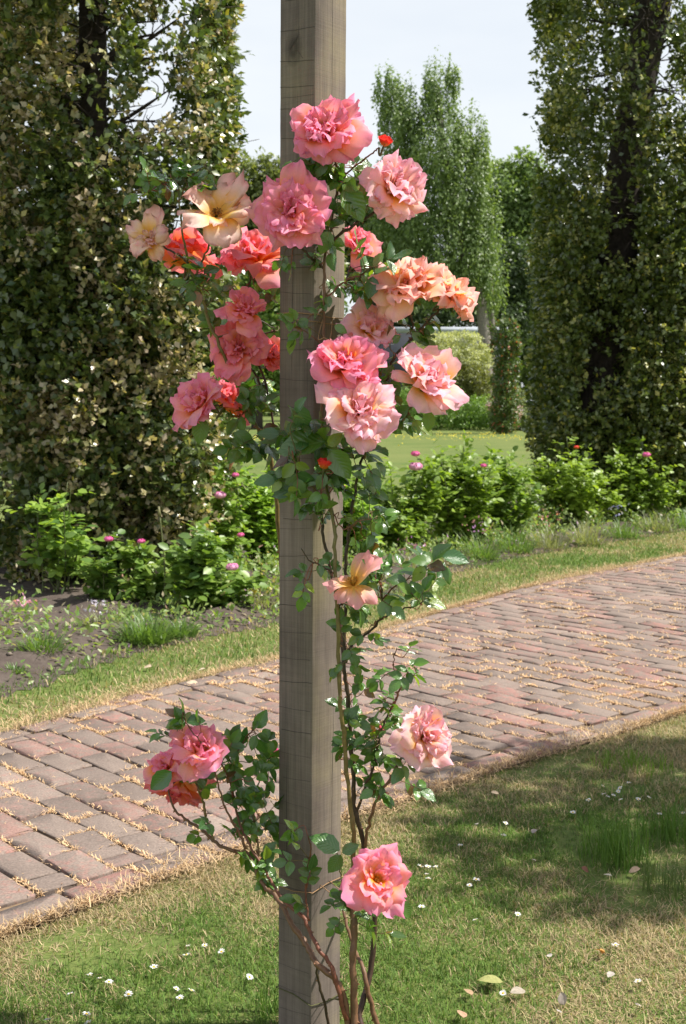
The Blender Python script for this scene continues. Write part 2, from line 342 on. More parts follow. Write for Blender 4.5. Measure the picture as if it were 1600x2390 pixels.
    rg = nd(n, 'ShaderNodeMath', operation='MULTIPLY'); rg.inputs[1].default_value = 7; l(wob.outputs[0], rg.inputs[0])
    rs = nd(n, 'ShaderNodeMath', operation='SINE'); l(rg.outputs[0], rs.inputs[0])
    kf = rng_(ln.outputs['Value'], 1, 0, .75, 1.1)
    kc = nd(n, 'ShaderNodeMapRange'); kc.inputs['From Min'].default_value = -1; kc.inputs['To Min'].default_value = .42; kc.inputs['To Max'].default_value = .72; l(rs.outputs[0], kc.inputs['Value'])
    kdk = nd(n, 'ShaderNodeMix'); kdk.inputs['A'].default_value = 1; l(kf, kdk.inputs['Factor']); l(kc.outputs[0], kdk.inputs['B'])
    on = nd(n, 'ShaderNodeMath', operation='MULTIPLY'); l(kf, on.inputs[0]); l(sf.outputs[2], on.inputs[1])
    l(on.outputs[0], kdk.inputs['Factor'])
    v4 = nd(n, 'ShaderNodeVectorMath', operation='SCALE'); l(v3.outputs[0], v4.inputs[0]); l(kdk.outputs['Result'], v4.inputs['Scale'])
    l(v4.outputs[0], p.inputs['Base Color'])
    b = nd(n, 'ShaderNodeBump', Strength=.5, Distance=.0008); l(g.outputs['Fac'], b.inputs['Height'])
    b2 = nd(n, 'ShaderNodeBump', Strength=.5, Distance=.0008); l(h.outputs['Fac'], b2.inputs['Height']); l(b.outputs[0], b2.inputs['Normal']); l(b2.outputs[0], p.inputs['Normal'])
    l(p.outputs[0], out.inputs[0]); return m
M_wood = mat_wood()
def mat_flat(name, col, rough=.9):
    m, n = new_mat(name); out = nd(n, 'ShaderNodeOutputMaterial'); p = nd(n, 'ShaderNodeBsdfPrincipled')
    no = nd(n, 'ShaderNodeTexNoise', Scale=14.0, Detail=5.0); mr = nd(n, 'ShaderNodeMapRange'); mr.inputs['To Min'].default_value = .75; mr.inputs['To Max'].default_value = 1.2
    g = nd(n, 'ShaderNodeNewGeometry'); n.links.new(g.outputs['Position'], no.inputs['Vector']); n.links.new(no.outputs['Fac'], mr.inputs['Value'])
    v = nd(n, 'ShaderNodeVectorMath', operation='SCALE'); v.inputs[0].default_value = col; n.links.new(mr.outputs[0], v.inputs['Scale']); n.links.new(v.outputs[0], p.inputs['Base Color'])
    p.inputs['Roughness'].default_value = rough; n.links.new(p.outputs[0], out.inputs[0]); return m
M_groove = mat_flat('saw_kerf', (.055, .043, .036))

# ================================================================== SETTING
NEAR = [(-3.4, .75), (-2.0, 2.05), (-.9, 3.17), (-.3, 3.83), (.2, 4.28), (.7, 4.77), (1.5, 5.5), (3, 7.0), (5, 9.2), (8.5, 13.0)]
FAR = [(-5.2, .9), (-3.0, 3.4), (-1.5, 5.12), (-.98, 5.88), (-.35, 6.68), (.27, 7.6), (.87, 8.52), (1.72, 9.68), (3.1, 11.2), (6.2, 14.8)]
SOIL = [(-6.0, 1.6), (-3.6, 4.2), (-1.75, 5.75), (-1.38, 6.4), (-1.0, 7.1), (-.4, 7.85), (.3, 8.9), (.95, 10.2), (1.95, 11.55), (3.7, 13.4), (7.5, 17.2)]
def dense(pl, per=8): return catmull([(a, b, 0) for a, b in pl], per)[:, :2]
near_d, far_d, soil_d = dense(NEAR), dense(FAR), dense(SOIL)
def side(pl, x, y):
    """signed distance to a polyline, positive on its left (away from the camera)"""
    a = pl[:-1]; b = pl[1:]; d = b - a; q = np.stack([x, y], -1)[..., None, :]
    t = np.clip(((q - a) * d).sum(-1) / (d * d).sum(-1), 0, 1); c = a + t[..., None] * d; v = q - c
    dist = np.linalg.norm(v, axis=-1); i = dist.argmin(-1)
    ii = i[..., None]; vv = np.take_along_axis(v, ii[..., None], -2)[..., 0, :]; dd = d[i]
    return np.take_along_axis(dist, ii, -1)[..., 0] * np.sign(dd[..., 0] * vv[..., 1] - dd[..., 1] * vv[..., 0])

def sheet(name, xs, ys, z, mat, keep=None, zfun=None):
    X, Y = np.meshgrid(xs, ys); V = np.stack([X, Y, np.full_like(X, z)], -1).reshape(-1, 3)
    if zfun is not None: V[:, 2] = zfun(V[:, 0], V[:, 1])
    nx = len(xs); F = []
    I = np.arange((len(ys) - 1) * (nx - 1)); r = I // (nx - 1); c = I % (nx - 1); a = r * nx + c
    F = np.stack([a, a + 1, a + 1 + nx, a + nx], 1)
    if keep is not None:
        cc = V[F].mean(1); F = F[keep(cc[:, 0], cc[:, 1])]
    return mesh_np(name, V, F, None, mat)
def gz(x, y):  # the big ground: gentle bumps far off, flat near the path
    d = np.clip((y - 20) / 60, 0, 1); return d * 0
xs = np.concatenate([np.linspace(-300, -20, 12), np.linspace(-14, 14, 29), np.linspace(20, 300, 12)])
ysg = np.concatenate([np.linspace(-60, -4, 6), np.linspace(-2, 30, 33), np.linspace(36, 420, 24)])
o = link('ground', sheet('ground', xs, ysg, 0, M_lawn)); tag(o, kind='structure')
def strip(name, A, B, z, mat):
    n = min(len(A), len(B)); a = A[np.linspace(0, len(A) - 1, 60).astype(int)]; b = B[np.linspace(0, len(B) - 1, 60).astype(int)]
    V = np.concatenate([np.c_[a, np.full(60, z)], np.c_[b, np.full(60, z)]]); F = np.array([(i, i + 1, i + 61, i + 60) for i in range(59)])
    return mesh_np(name, V, F, None, mat)
path = link('path', strip('path', near_d, far_d, .009, M_bedding)); tag(path, kind='structure')
# soil bed: lumpy sheet
def soilz(x, y):
    s = side(soil_d, x, y); e = np.clip(s / .35, 0, 1) ** 2
    return .003 + e * (.03 + .05 * vnoise(x, y, 3.1) + .05 * vnoise(x, y, 13.0) ** 2)
bk = lambda x, y: (side(soil_d, x, y) > 0.0) & (side(soil_d, x, y) < 3.1)
soil = link('soil', sheet('soil', np.arange(-6, 7.5, .07), np.arange(2.5, 19, .07), 0, M_soil, bk, soilz)); tag(soil, kind='structure')

# ------------------------------------------------------------------ bricks
PD = np.array([math.cos(R(42)), math.sin(R(42))]); PC = np.array([-PD[1], PD[0]])    # along, across
def brick_mesh(k, lx=.117, ly=.238, seed=0):
    g = np.random.default_rng(seed + 900); hx, hy, h = lx / 2, ly / 2, .055
    b = .007
    ring0 = [(-hx, -hy), (hx, -hy), (hx, hy), (-hx, hy)]
    def ring(inset, cut, z):
        r = []
        for (x, y) in ring0:
            sx, sy = np.sign(x), np.sign(y)
            r += [(x - sx * inset, y - sy * (inset + cut), z), (x - sx * (inset + cut), y - sy * inset, z)]
        # order around
        return [r[1], r[3], r[2], r[4], r[5], r[7], r[6], r[0]] if False else r
    def ring8(inset, cut, z):
        X, Y = hx - inset, hy - inset
        return [(-X + cut, -Y, z), (X - cut, -Y, z), (X, -Y + cut, z), (X, Y - cut, z), (X - cut, Y, z), (-X + cut, Y, z), (-X, Y - cut, z), (-X, -Y + cut, z)]
    V = ring8(0, .005, -.03) + ring8(0, .006, h - .043) + ring8(.0015, .007, h - .039) + ring8(.006, .009, h - .0365)
    V = np.array(V, dtype=float); V[8:] += g.normal(0, .0019, (24, 3)) * np.array([1.3, 1.3, .45])
    F = []
    for r in range(3):
        for j in range(8): F.append((r * 8 + j, r * 8 + (j + 1) % 8, r * 8 + 8 + (j + 1) % 8, r * 8 + 8 + j))
    c = len(V); V = np.concatenate([V, [(0, 0, h - .036 + g.normal(0, .001))]])
    for j in range(8): F.append((24 + j, 24 + (j + 1) % 8, c, c))
    return V, np.array(F)
def brick_col(g):
    t = g.random()
    thr = .44 + .1 * g.random() if t < .30 else (.52 + .16 * g.random())
    return (thr, g.random(), g.random())
VAR = []
for k in range(24):
    g = np.random.default_rng(k); V, F = brick_mesh(k, seed=k); VAR.append((V, F, brick_col(g), 'full'))
for k in range(10):
    g = np.random.default_rng(50 + k); V, F = brick_mesh(k, ly=.118, seed=50 + k); VAR.append((V, F, brick_col(g), 'half'))
VM = []
for V, F, c, t in VAR:
    mb = MB(); mb.add(V, F, c); VM.append(mb.mesh('brick', M_brick, smooth=False))
bricks = []   # (x, y, angle, variant)
g = np.random.default_rng(5)
O = np.array([-.9, 3.2])
ang_b = math.atan2(PD[1], PD[0]); ts = np.arange(-1.0, 5.0, .01)
for i in range(-26, 92):
    q = O + PD * (i * .1275); cx_ = q[0] + PC[0] * ts; cy_ = q[1] + PC[1] * ts
    ins = (side(near_d, cx_, cy_) > .142) & (side(far_d, cx_, cy_) < -.142)
    if not ins.any(): continue
    t0, t1 = ts[ins][0], ts[ins][-1]
    st = .125 * (i % 2) + .02
    for j in range(-4, 20):
        a0, a1 = st + j * .25, st + (j + 1) * .25 - .012
        b0_, b1_ = max(a0, t0), min(a1, t1)
        if b1_ - b0_ < .045: continue
        c = q + PC * (b0_ + b1_) / 2; f = (b1_ - b0_) / .238
        v = int(g.integers(24)) if f > .6 else 24 + int(g.integers(10))
        bricks.append((c[0], c[1], ang_b, v, f if f > .6 else (b1_ - b0_) / .118))
for pl, off in ((near_d, .07), (far_d, -.07)):
    seg = np.linalg.norm(np.diff(pl, axis=0), axis=1); cum = np.concatenate([[0], np.cumsum(seg)]); s = .1
    while s < cum[-1]:
        x = np.interp(s, cum, pl[:, 0]); y = np.interp(s, cum, pl[:, 1]); x2 = np.interp(s + .05, cum, pl[:, 0]); y2 = np.interp(s + .05, cum, pl[:, 1])
        a = math.atan2(y2 - y, x2 - x); nx, ny = -math.sin(a), math.cos(a)
        bricks.append((x + nx * off, y + ny * off, a - math.pi / 2, int(g.integers(24)), 1.0)); s += .252
def vis_score(b):
    x, y = b[0], b[1]
    if y < 2.2 or abs(x) / y > .30: return 1e6 + math.hypot(x, y)
    return math.hypot(x, y)
bricks.sort(key=vis_score)
rest = MB()
def brick_z(x, y): return float(vnoise(np.array([x]), np.array([y]), 2.0)[0]) * .006
for k, (x, y, a, v, fs) in enumerate(bricks):
    M = Matrix.Translation((x + g.normal(0, .002), y + g.normal(0, .002), brick_z(x, y) + g.normal(0, .0015))) @ Matrix.Rotation(a + g.normal(0, .022), 4, 'Z') @ Matrix.Rotation(g.normal(0, .014), 4, 'X') @ Matrix.Rotation(g.normal(0, .020), 4, 'Y') @ Matrix.Diagonal((1, fs, 1, 1))
    if k < 300: link('brick', VM[v], path, M)
    else:
        if y < -1 or x > 8.5 or x < -5.5: continue
        V, F, c, _ = VAR[v]; Mn = np.array(M); gg = np.random.default_rng(k)
        rest.add(V @ Mn[:3, :3].T + Mn[:3, 3], F, brick_col(gg))
o = link('brick_paving', rest.mesh('brick_paving', M_brick, smooth=False), path); o['kind'] = 'stuff'
BR = np.array([(b[0], b[1], b[2]) for b in bricks])

# ------------------------------------------------------------------ grass and straw
def blades(x, y, length, width, lean, col, z0=0.0, g=rng, curl=.5, aim=None):
    n = len(x); a = g.random(n) * 2 * np.pi if aim is None else aim
    d = np.stack([np.cos(a) * np.sin(lean), np.sin(a) * np.sin(lean), np.cos(lean)], 1)
    s = np.stack([-np.sin(a + g.normal(0, .6, n)), np.cos(a), np.zeros(n)], 1); s = nrmz(s)
    b = np.stack([x, y, np.broadcast_to(z0, x.shape)], 1); l = length[:, None]; w = width[:, None] * .5
    mid = b + d * l * .55; tip = b + d * l * .85 + np.stack([np.cos(a), np.sin(a), -np.sin(lean) * .6], 1) * l * .35 * curl * np.abs(g.normal(1, .4, n))[:, None]
    tip[:, 2] = np.maximum(tip[:, 2], b[:, 2] + .003)
    V = np.stack([b - s * w, b + s * w, mid - s * w * .8, mid + s * w * .8, tip], 1).reshape(-1, 3)
    F = (np.array([(0, 1, 3), (0, 3, 2), (2, 3, 4)])[None] + (np.arange(n) * 5)[:, None, None]).reshape(-1, 3)
    return V, F, np.repeat(col, 5, axis=0)
GREEN = np.array([.075, .155, .026]); GREEN2 = np.array([.155, .235, .045]); DRY = np.array([.50, .40, .23]); DRY2 = np.array([.30, .22, .125]); STRAW = np.array([.76, .54, .31]); STRAW2 = np.array([.58, .38, .21])
def turf_col(x, y, edge, g, base=.42):
    n = len(x)
    dry = base + .16 * np.clip(x, 0, 2) * (y < 4.3) - .05 + 2.0 * (vnoise(x, y, 1.3) - .5) + 1.3 * (vnoise(x + 9, y, 5.0) - .5) + np.clip(1 - edge / .28, 0, 1) * .75
    isd = g.random(n) < np.clip(dry, .04, .97)
    t = g.random(n)[:, None]; c = np.where(isd[:, None], DRY * t + DRY2 * (1 - t), GREEN * t + GREEN2 * (1 - t))
    return c * (.55 + .8 * g.random(n))[:, None], isd
# foreground lawn
g = np.random.default_rng(21)
def fg_points(n, x0, x1, y0, y1):
    x = g.uniform(x0, x1, n); y = g.uniform(y0, y1, n); return x, y
x, y = fg_points(620000, -1.5, 2.6, 2.15, 7.0)
infr = (np.abs(x) < .30 * y + .12)
keepp = g.random(len(x)) < np.where(infr, 1, .25) * np.clip(1.25 - (y - 2.4) * .16, .35, 1)
x, y = x[keepp], y[keepp]; s = side(near_d, x, y); k = (s < .02 + .05 * vnoise(x, y, 7.0)); x, y, s = x[k], y[k], s[k]
# bare patches
bare = vnoise(x + 3, y + 8, 2.6) + .10 * np.clip(x - .3, 0, 1); k = (bare < .66) | (g.random(len(x)) < .28); x, y, s = x[k], y[k], s[k]
c, isd = turf_col(x, y, -s, g)
n = len(x); ln = g.uniform(.012, .034, n) * (.7 + .8 * vnoise(x, y, 5.0)); lean = np.abs(g.normal(.75, .4, n)) + isd * .25
V, F, cc = blades(x, y, ln, g.uniform(.0013, .0027, n), np.clip(lean, 0, 1.45), c, 0, g)
o = link('lawn_grass', mesh_np('lawn_grass', V, F, cc, M_grass)); tag(o, kind='stuff', label='short mown lawn of green and dried blades around the wooden post', cat='grass')
# verge beyond the path
x = g.uniform(-3.5, 5.5, 330000); y = g.uniform(3.2, 15, 330000)
sf = side(far_d, x, y); so = side(soil_d, x, y); infr = np.abs(x) < .31 * y + .15
k = (sf > -.03 - .04 * vnoise(x, y, 6.0)) & (so < .10 + .16 * vnoise(x, y, 4.0)) & (g.random(len(x)) < np.where(infr, 1, .2)); x, y, sf = x[k], y[k], sf[k]
c, isd = turf_col(x, y, sf * .8, g, .50); n = len(x)
V, F, cc = blades(x, y, g.uniform(.018, .05, n), g.uniform(.003, .006, n), np.clip(np.abs(g.normal(.6, .4, n)) + isd * .2, 0, 1.4), c, 0, g)
o = link('verge_grass', mesh_np('verge_grass', V, F, cc, M_grass)); tag(o, kind='stuff', label='strip of grass between the brick path and the flower bed', cat='grass')
# straw in the joints
X = []; Y = []; A = []
for (bx, by, ba) in BR:
    if by < 2.2 or abs(bx) > .33 * by + .2: continue
    m = 300 if by < 6 else (110 if by < 9 else 60)
    ca, sa = math.cos(ba), math.sin(ba)
    t = g.uniform(-.5, .5, m); e = g.random(m) < .66
    lx = np.where(e, .064, t * .125); ly = np.where(e, t * .25, .125); sc_ = g.random(m) < .04; lx = np.where(sc_, g.uniform(-.06, .06, m), lx); ax = np.where(e, math.pi / 2, 0)
    lx = lx + g.normal(0, .005, m); ly = ly + g.normal(0, .005, m)
    X.append(bx + lx * ca - ly * sa); Y.append(by + lx * sa + ly * ca); A.append(ax + ba + g.normal(0, .75, m) + math.pi * (g.random(m) < .5))
X = np.concatenate(X); Y = np.concatenate(Y); A = np.concatenate(A)
dn = vnoise(X, Y, 4.0, 2) * .6 + vnoise(X + 31, Y, 14.0, 2) * .4; k = g.random(len(X)) < np.clip((dn - .47) * 9, .035, 1); X, Y, A = X[k], Y[k], A[k]
n = len(X); t = g.random(n)[:, None]
V, F, cc = blades(X, Y, g.uniform(.008, .028, n) * (1 + .25 * (Y > 6)), g.uniform(.0018, .0036, n) * (1 + .8 * (Y > 6)), np.clip(g.normal(1.15, .28, n), .2, 1.5), (STRAW * t + STRAW2 * (1 - t)) * (.8 + .4 * g.random(n))[:, None], .013 + g.random(n) * .012, g, .3, A)
o = link('dry_clippings', mesh_np('dry_clippings', V, F, cc, M_straw)); tag(o, kind='stuff', label='dried straw coloured grass clippings caught in the brick joints', cat='dry grass')
# straw fringe at both path edges
X = []; Y = []; 
for pl, sg, N in ((near_d, 1, 32000), (far_d, -1, 36000)):
    seg = np.linalg.norm(np.diff(pl, axis=0), axis=1); cum = np.concatenate([[0], np.cumsum(seg)]); s = g.uniform(0, cum[-1], N)
    px_ = np.interp(s, cum, pl[:, 0]); py_ = np.interp(s, cum, pl[:, 1]); 
    w = .26 * vnoise(px_, py_, 2.6, 3) ** 2.2 + .006
    d = (g.normal(0, .5, N) * w + sg * .01)
    X.append(px_ - PD[1] * d * sg * -1 * -1); Y.append(py_ + PD[0] * d * sg)
X = np.concatenate(X); Y = np.concatenate(Y); k = (Y > 2.2) & (np.abs(X) < .33 * Y + .3); X, Y = X[k], Y[k]; n = len(X); t = g.random(n)[:, None]
V, F, cc = blades(X, Y, g.uniform(.015, .05, n), g.uniform(.0016, .0034, n), np.clip(g.normal(1.05, .35, n), .1, 1.5), (STRAW * t + DRY2 * (1 - t)) * (.75 + .4 * g.random(n))[:, None], .008 + g.random(n) * .018, g, .3)
o = link('straw_fringe', mesh_np('straw_fringe', V, F, cc, M_straw)); tag(o, kind='stuff', label='dead brown grass matted along both edges of the brick path', cat='dry grass')

# ================================================================== POST
pc = P(728.5, 1195, 2.61); pbx = pc.x
ang = R(40.7)
ex = np.array([-math.cos(ang), math.sin(ang)]); ey = np.array([math.sin(ang), math.cos(ang)])
PW = .0985
post = thing('wooden_post', (pbx, 2.61 + .07, 0), 'square weathered grey oak post standing in the lawn with roses tied to it', 'post')
LEAN = .0065
def post_pt(s, t, z, out=0.0):
    """s along the left face (0 = front corner), t along the right face, in metres"""
    q = np.array([pbx + LEAN * (z - 1.0), 2.61]) + ex * s + ey * t
    return np.array([q[0], q[1], z])
mb = MB(); Z = np.arange(-.3, 2.72, .03); cols = []
bev = .0025
prof = [(bev, 0), (PW * .5, -.0), (PW - bev, 0), (PW, bev), (PW, PW - bev), (PW - bev, PW), (bev, PW), (0, PW - bev), (0, PW * .5), (0, bev)]
gp_ = np.random.default_rng(3); Vp = []; Cp = []
for z in Z:
    for i, (s_, t_) in enumerate(prof):
        j = gp_.normal(0, .0004)
        Vp.append(post_pt(s_ + j, t_ + j * .5, z))
        left = 1.0 if i in (0, 1, 2) else 0.0
        alg = (.9 if i in (7, 8, 9) else .03 + .65 * min(max((z - 1.3) / .8, 0), 1))
        Cp.append((alg, s_ / PW, left))
Fp = []; m_ = len(prof)
for r in range(len(Z) - 1):
    for j in range(m_): Fp.append((r * m_ + j, r * m_ + m_ + j, r * m_ + m_ + (j + 1) % m_, r * m_ + (j + 1) % m_))
c0 = len(Vp); Vp.append(post_pt(PW / 2, PW / 2, Z[-1] + .004)); Cp.append((1, 0, 0)); r = len(Z) - 1
for j in range(m_): Fp.append((r * m_ + j, c0, r * m_ + (j + 1) % m_, r * m_ + (j + 1) % m_))
mb.add(np.array(Vp), np.array(Fp), np.array(Cp)); pm = mb.mesh('timber', M_wood, smooth=False)
part('timber', pm, post)
# saw kerfs: shallow dark cuts standing across the left face
kb = MB(); gk = np.random.default_rng(8); z = .02
while z < 2.6:
    z += gk.choice([.052, .056, .06, .05]) if gk.random() > .12 else .022
    sl_ = gk.normal(.09, .02) if z > 1.6 else gk.normal(-.07, .03) if z < 1.2 else gk.normal(0, .03)
    s0 = gk.uniform(0, .006); s1 = PW - (gk.uniform(0, .02) if gk.random() < .3 else .002); pts = []
    n = 8; zz = [z + sl_ * (PW - s) * -1 + .0006 * math.sin(s * 90) for s in np.linspace(s0, s1, n)]
    th = gk.uniform(.0004, .0011)
    nrm = np.array([-math.sin(ang), -math.cos(ang), 0]) * .0006
    V = []
    for s, q in zip(np.linspace(s0, s1, n), zz):
        a = post_pt(s, 0, q); V += [a + nrm, a + nrm + np.array([0, 0, th])]
    F = [(2 * i, 2 * i + 2, 2 * i + 3, 2 * i + 1) for i in range(n - 1)]
    kb.add(np.array(V), np.array(F))
# long drying cracks that run with the grain on both visible faces
for (face_, s0, z0, z1, w) in (('l', .062, 1.42, 1.78, .0010), ('l', .028, .92, 1.16, .0008), ('l', .075, .35, .66, .0011), ('l', .045, 1.86, 2.05, .0008), ('r', .05, 1.95, 2.4, .0010), ('r', .03, 1.28, 1.5, .0009), ('r', .065, .4, .8, .0012), ('l', .015, 2.2, 2.5, .0009)):
    nn = 12; zz = np.linspace(z0, z1, nn); ss_ = s0 + np.cumsum(gk.normal(0, .0007, nn)); V = []
    nrm = (np.array([-math.sin(ang), -math.cos(ang), 0]) if face_ == 'l' else np.array([math.cos(ang), -math.sin(ang), 0])) * .0007
    for q, (a_, b_) in enumerate(zip(ss_, zz)):
        ww = w * math.sin(math.pi * (q + .3) / (nn - .4)) * .5
        for sg in (-1, 1): V.append((post_pt(a_ + sg * ww, 0, b_) if face_ == 'l' else post_pt(0, a_ + sg * ww, b_)) + nrm)
    kb.add(np.array(V), np.array([(2 * q, 2 * q + 1, 2 * q + 3, 2 * q + 2) for q in range(nn - 1)]))
# knot cracks
for (s0, z0, s1, z1, w) in ((.030, 2.155, .052, 2.178, .0014), (.052, 2.178, .056, 2.196, .0012), (.052, 2.176, .044, 2.162, .0010), (.066, 2.13, .05, 2.15, .0008), (.03, 2.155, .022, 2.12, .0008)):
    a = post_pt(PW - s0, 0, z0 - .02); b = post_pt(PW - s1, 0, z1 - .02); nrm = np.array([-math.sin(ang), -math.cos(ang), 0]) * .0008
    kb.add([a + nrm, a + nrm + [0, 0, w * 1.6], b + nrm + [0, 0, w], b + nrm], [(0, 3, 2, 1)])
o = part('saw_mark', kb.mesh('saw_mark', M_groove, smooth=False), post); o['kind'] = 'stuff'

# ================================================================== ROSE
rose = thing('climbing_rose', (.04, 2.55, 0), 'climbing rose with coral pink blooms and thorny canes tied up the wooden post', 'climbing rose')
def petal(th, L_, Wd, b0, b1, r0, z0, tone, g, nu=7, nv=7, cup=.35, roll=.12, ruff=.045, twist=0.0, tip=.12, warm=0.0):
    u = np.linspace(-1, 1, nu); v = np.linspace(0, 1, nv); U, Vv = np.meshgrid(u, v)
    ns = 24; ss = np.linspace(0, 1.05, ns); be = b0 + (b1 - b0) * ss ** 1.5
    rr = r0 + np.concatenate([[0], np.cumsum(np.sin(be[:-1]) * (ss[1] - ss[0]))]) * L_
    zz = z0 + np.concatenate([[0], np.cumsum(np.cos(be[:-1]) * (ss[1] - ss[0]))]) * L_
    w = Wd * (np.sin(np.clip(Vv, 0, 1) ** .75 * np.pi * .62) ** .9 + .10) * np.sqrt(np.clip(1 - np.clip((Vv - .70) / .34, 0, 1) ** 2.6, 0, 1) + .06)
    sl_ = Vv * (1 - .07 * U ** 2 * Vv + .035 * np.sin(U * 6 + Wd * 900) * Vv) + tip * Vv ** 3 * np.exp(-(U * 2.6) ** 2) * .6
    r_ = np.interp(sl_, ss, rr); z_ = np.interp(sl_, ss, zz); bb = np.interp(sl_, ss, be)
    x = w * U
    rho = np.maximum(r_, L_ * .45) / max(cup * 1.6, .2)
    inward = rho * (1 - np.cos(np.clip(x / rho, -1.5, 1.5))); x = rho * np.sin(np.clip(x / rho, -1.5, 1.5))
    # normal of profile pointing to the outside (away from axis, downwards)
    nr = np.cos(bb); nz = -np.sin(bb)
    ph = g.uniform(0, 6.28, 6)
    ruf = ruff * L_ * (np.sin(U * 3.1 + ph[0]) * np.sin(Vv * 4 + ph[1]) + .7 * np.sin(U * 6.2 + ph[2] + Vv * 3) * Vv ** 2 + .5 * np.sin(U * 11 + ph[3]) * Vv ** 5) * Vv
    ed = np.clip((np.abs(U) - .55) / .45, 0, 1) ** 1.6 * Vv
    off = -inward + roll * L_ * ed * (1 + .6 * np.sin(ph[4] + U * 2)) + ruf
    crease = -.05 * L_ * np.exp(-(U * 3) ** 2) * Vv * 2 + g.uniform(-.5, .5) * ruff * L_ * 2 * np.abs(U) * Vv
    r_ = r_ + nr * (off + crease); z_ = z_ + nz * (off + crease)
    if twist:
        z_ = z_ + twist * x; 
    c, s = math.cos(th), math.sin(th)
    Pp = np.stack([r_ * c - x * s, r_ * s + x * c, z_], -1).reshape(-1, 3)
    i = np.arange((nv - 1) * (nu - 1)); a = (i // (nu - 1)) * nu + i % (nu - 1)
    F = np.stack([a, a + 1, a + 1 + nu, a + nu], 1)
    base, mid, edge = [np.array(q) for q in tone[:3]]
    t = np.clip(Vv + .10 * np.sin(U * 9 + ph[5]) * .5 + g.normal(0, .07), 0, 1)
    k1 = np.clip((t - .30 - warm) / .36, 0, 1)[..., None]; k2 = np.clip((np.maximum(t, .25 + .75 * np.abs(U) * Vv) - .55) / .42, 0, 1)[..., None] ** 1.3
    col = base * (1 - k1) + mid * k1; col = col * (1 - k2) + edge * k2
    if len(tone) > 3:
        k3 = np.clip((np.maximum(Vv, np.abs(U)) - .86) / .14, 0, 1)[..., None] * (np.sin(U * 7 + ph[0]) * .5 + .5)[..., None] ** .5 * tone[4]
        col = col * (1 - k3) + np.array(tone[3]) * k3
    col = col * g.normal(1, .05)
    return Pp, F, np.clip(col.reshape(-1, 3), 0, .97)
ORANGE = (.98, .40, .06); YEL = (.98, .62, .14)
TONES = {
    'pink': [(.99, .42, .02), (.98, .47, .39), (.98, .36, .58)],
    'light': [(.99, .58, .05), (.98, .70, .56), (.98, .57, .71)],  # paler tone for sunlit blooms, their highlights put into the petal colour
    'salmon': [(.99, .42, .03), (.98, .41, .31), (.96, .33, .47)],  # saturated glow of shaded, backlit blooms painted into the petal colour
    'apricot': [(.99, .62, .06), (.98, .72, .42), (.97, .56, .54), (.62, .36, .18), .15],
    'faded': [(.92, .64, .14), (.95, .78, .64), (.95, .62, .62), (.40, .19, .09), .8],
    'red': [(.85, .30, .05), (.86, .10, .05), (.88, .07, .06)],
    'deep': [(.97, .40, .05), (.94, .32, .22), (.93, .26, .34)],
    'magenta': [(.85, .30, .45), (.85, .22, .45), (.75, .12, .36)],
    'palepink': [(.85, .50, .62), (.88, .50, .66), (.82, .30, .55)],
}
def frame(face, roll=0.0):
    z = Vector(face).normalized(); x = Vector((0, 0, 1)).cross(z)
    if x.length < .05: x = Vector((1, 0, 0))
    x.normalize(); y = z.cross(x)
    return Matrix((x, y, z)).transposed().to_4x4() @ Matrix.Rotation(roll, 4, 'Z')
def calyx(Rr, g, stam=False, n_sep=5):
    mb = MB()
    for k in range(n_sep):
        Pp, F, c = petal(k * 2 * math.pi / n_sep + .3, Rr * .55, Rr * .07, R(95), R(150), Rr * .05, -Rr * .10, [(.07, .13, .03), (.09, .15, .03), (.10, .14, .04)], g, 3, 4, .2, .0, .02)
        mb.add(Pp, F, c)
    V, F = tube(np.array([(0, 0, -.02), (0, 0, -Rr * .12), (0, 0, -Rr * .26)]) + np.array([0, 0, .0]), Rr * .13, Rr * .06, 7)
    mb.add(V, F, (.10, .15, .04))
    return mb
def stamens(Rr, g, n=46, dark=False):
    mb = MB()
    for k in range(n):
        a = g.uniform(0, 6.28); tl = g.uniform(.2, .95); d = np.array([math.cos(a) * tl, math.sin(a) * tl, 1.0]); h = Rr * g.uniform(.16, .25)
        p1 = d / np.linalg.norm(d) * h; p0 = np.array([math.cos(a), math.sin(a), 0]) * Rr * .04
        V, F = tube(np.array([p0, (p0 + p1) * .5 + [0, 0, .001], p1]), Rr * .006, Rr * .005, 3); mb.add(V, F, (.75, .42, .08) if not dark else (.38, .2, .07))
        q = p1; e = Rr * .018
        V = q + np.array([(e, 0, 0), (0, e, 0), (-e, 0, 0), (0, -e, 0), (0, 0, e), (0, 0, -e)]); F = [(0, 1, 4), (1, 2, 4), (2, 3, 4), (3, 0, 4), (1, 0, 5), (2, 1, 5), (3, 2, 5), (0, 3, 5)]
        mb.add(V, F, (.70, .34, .05) if not dark else (.22, .11, .04))
    return mb
ATT = []   # attachment points for stems
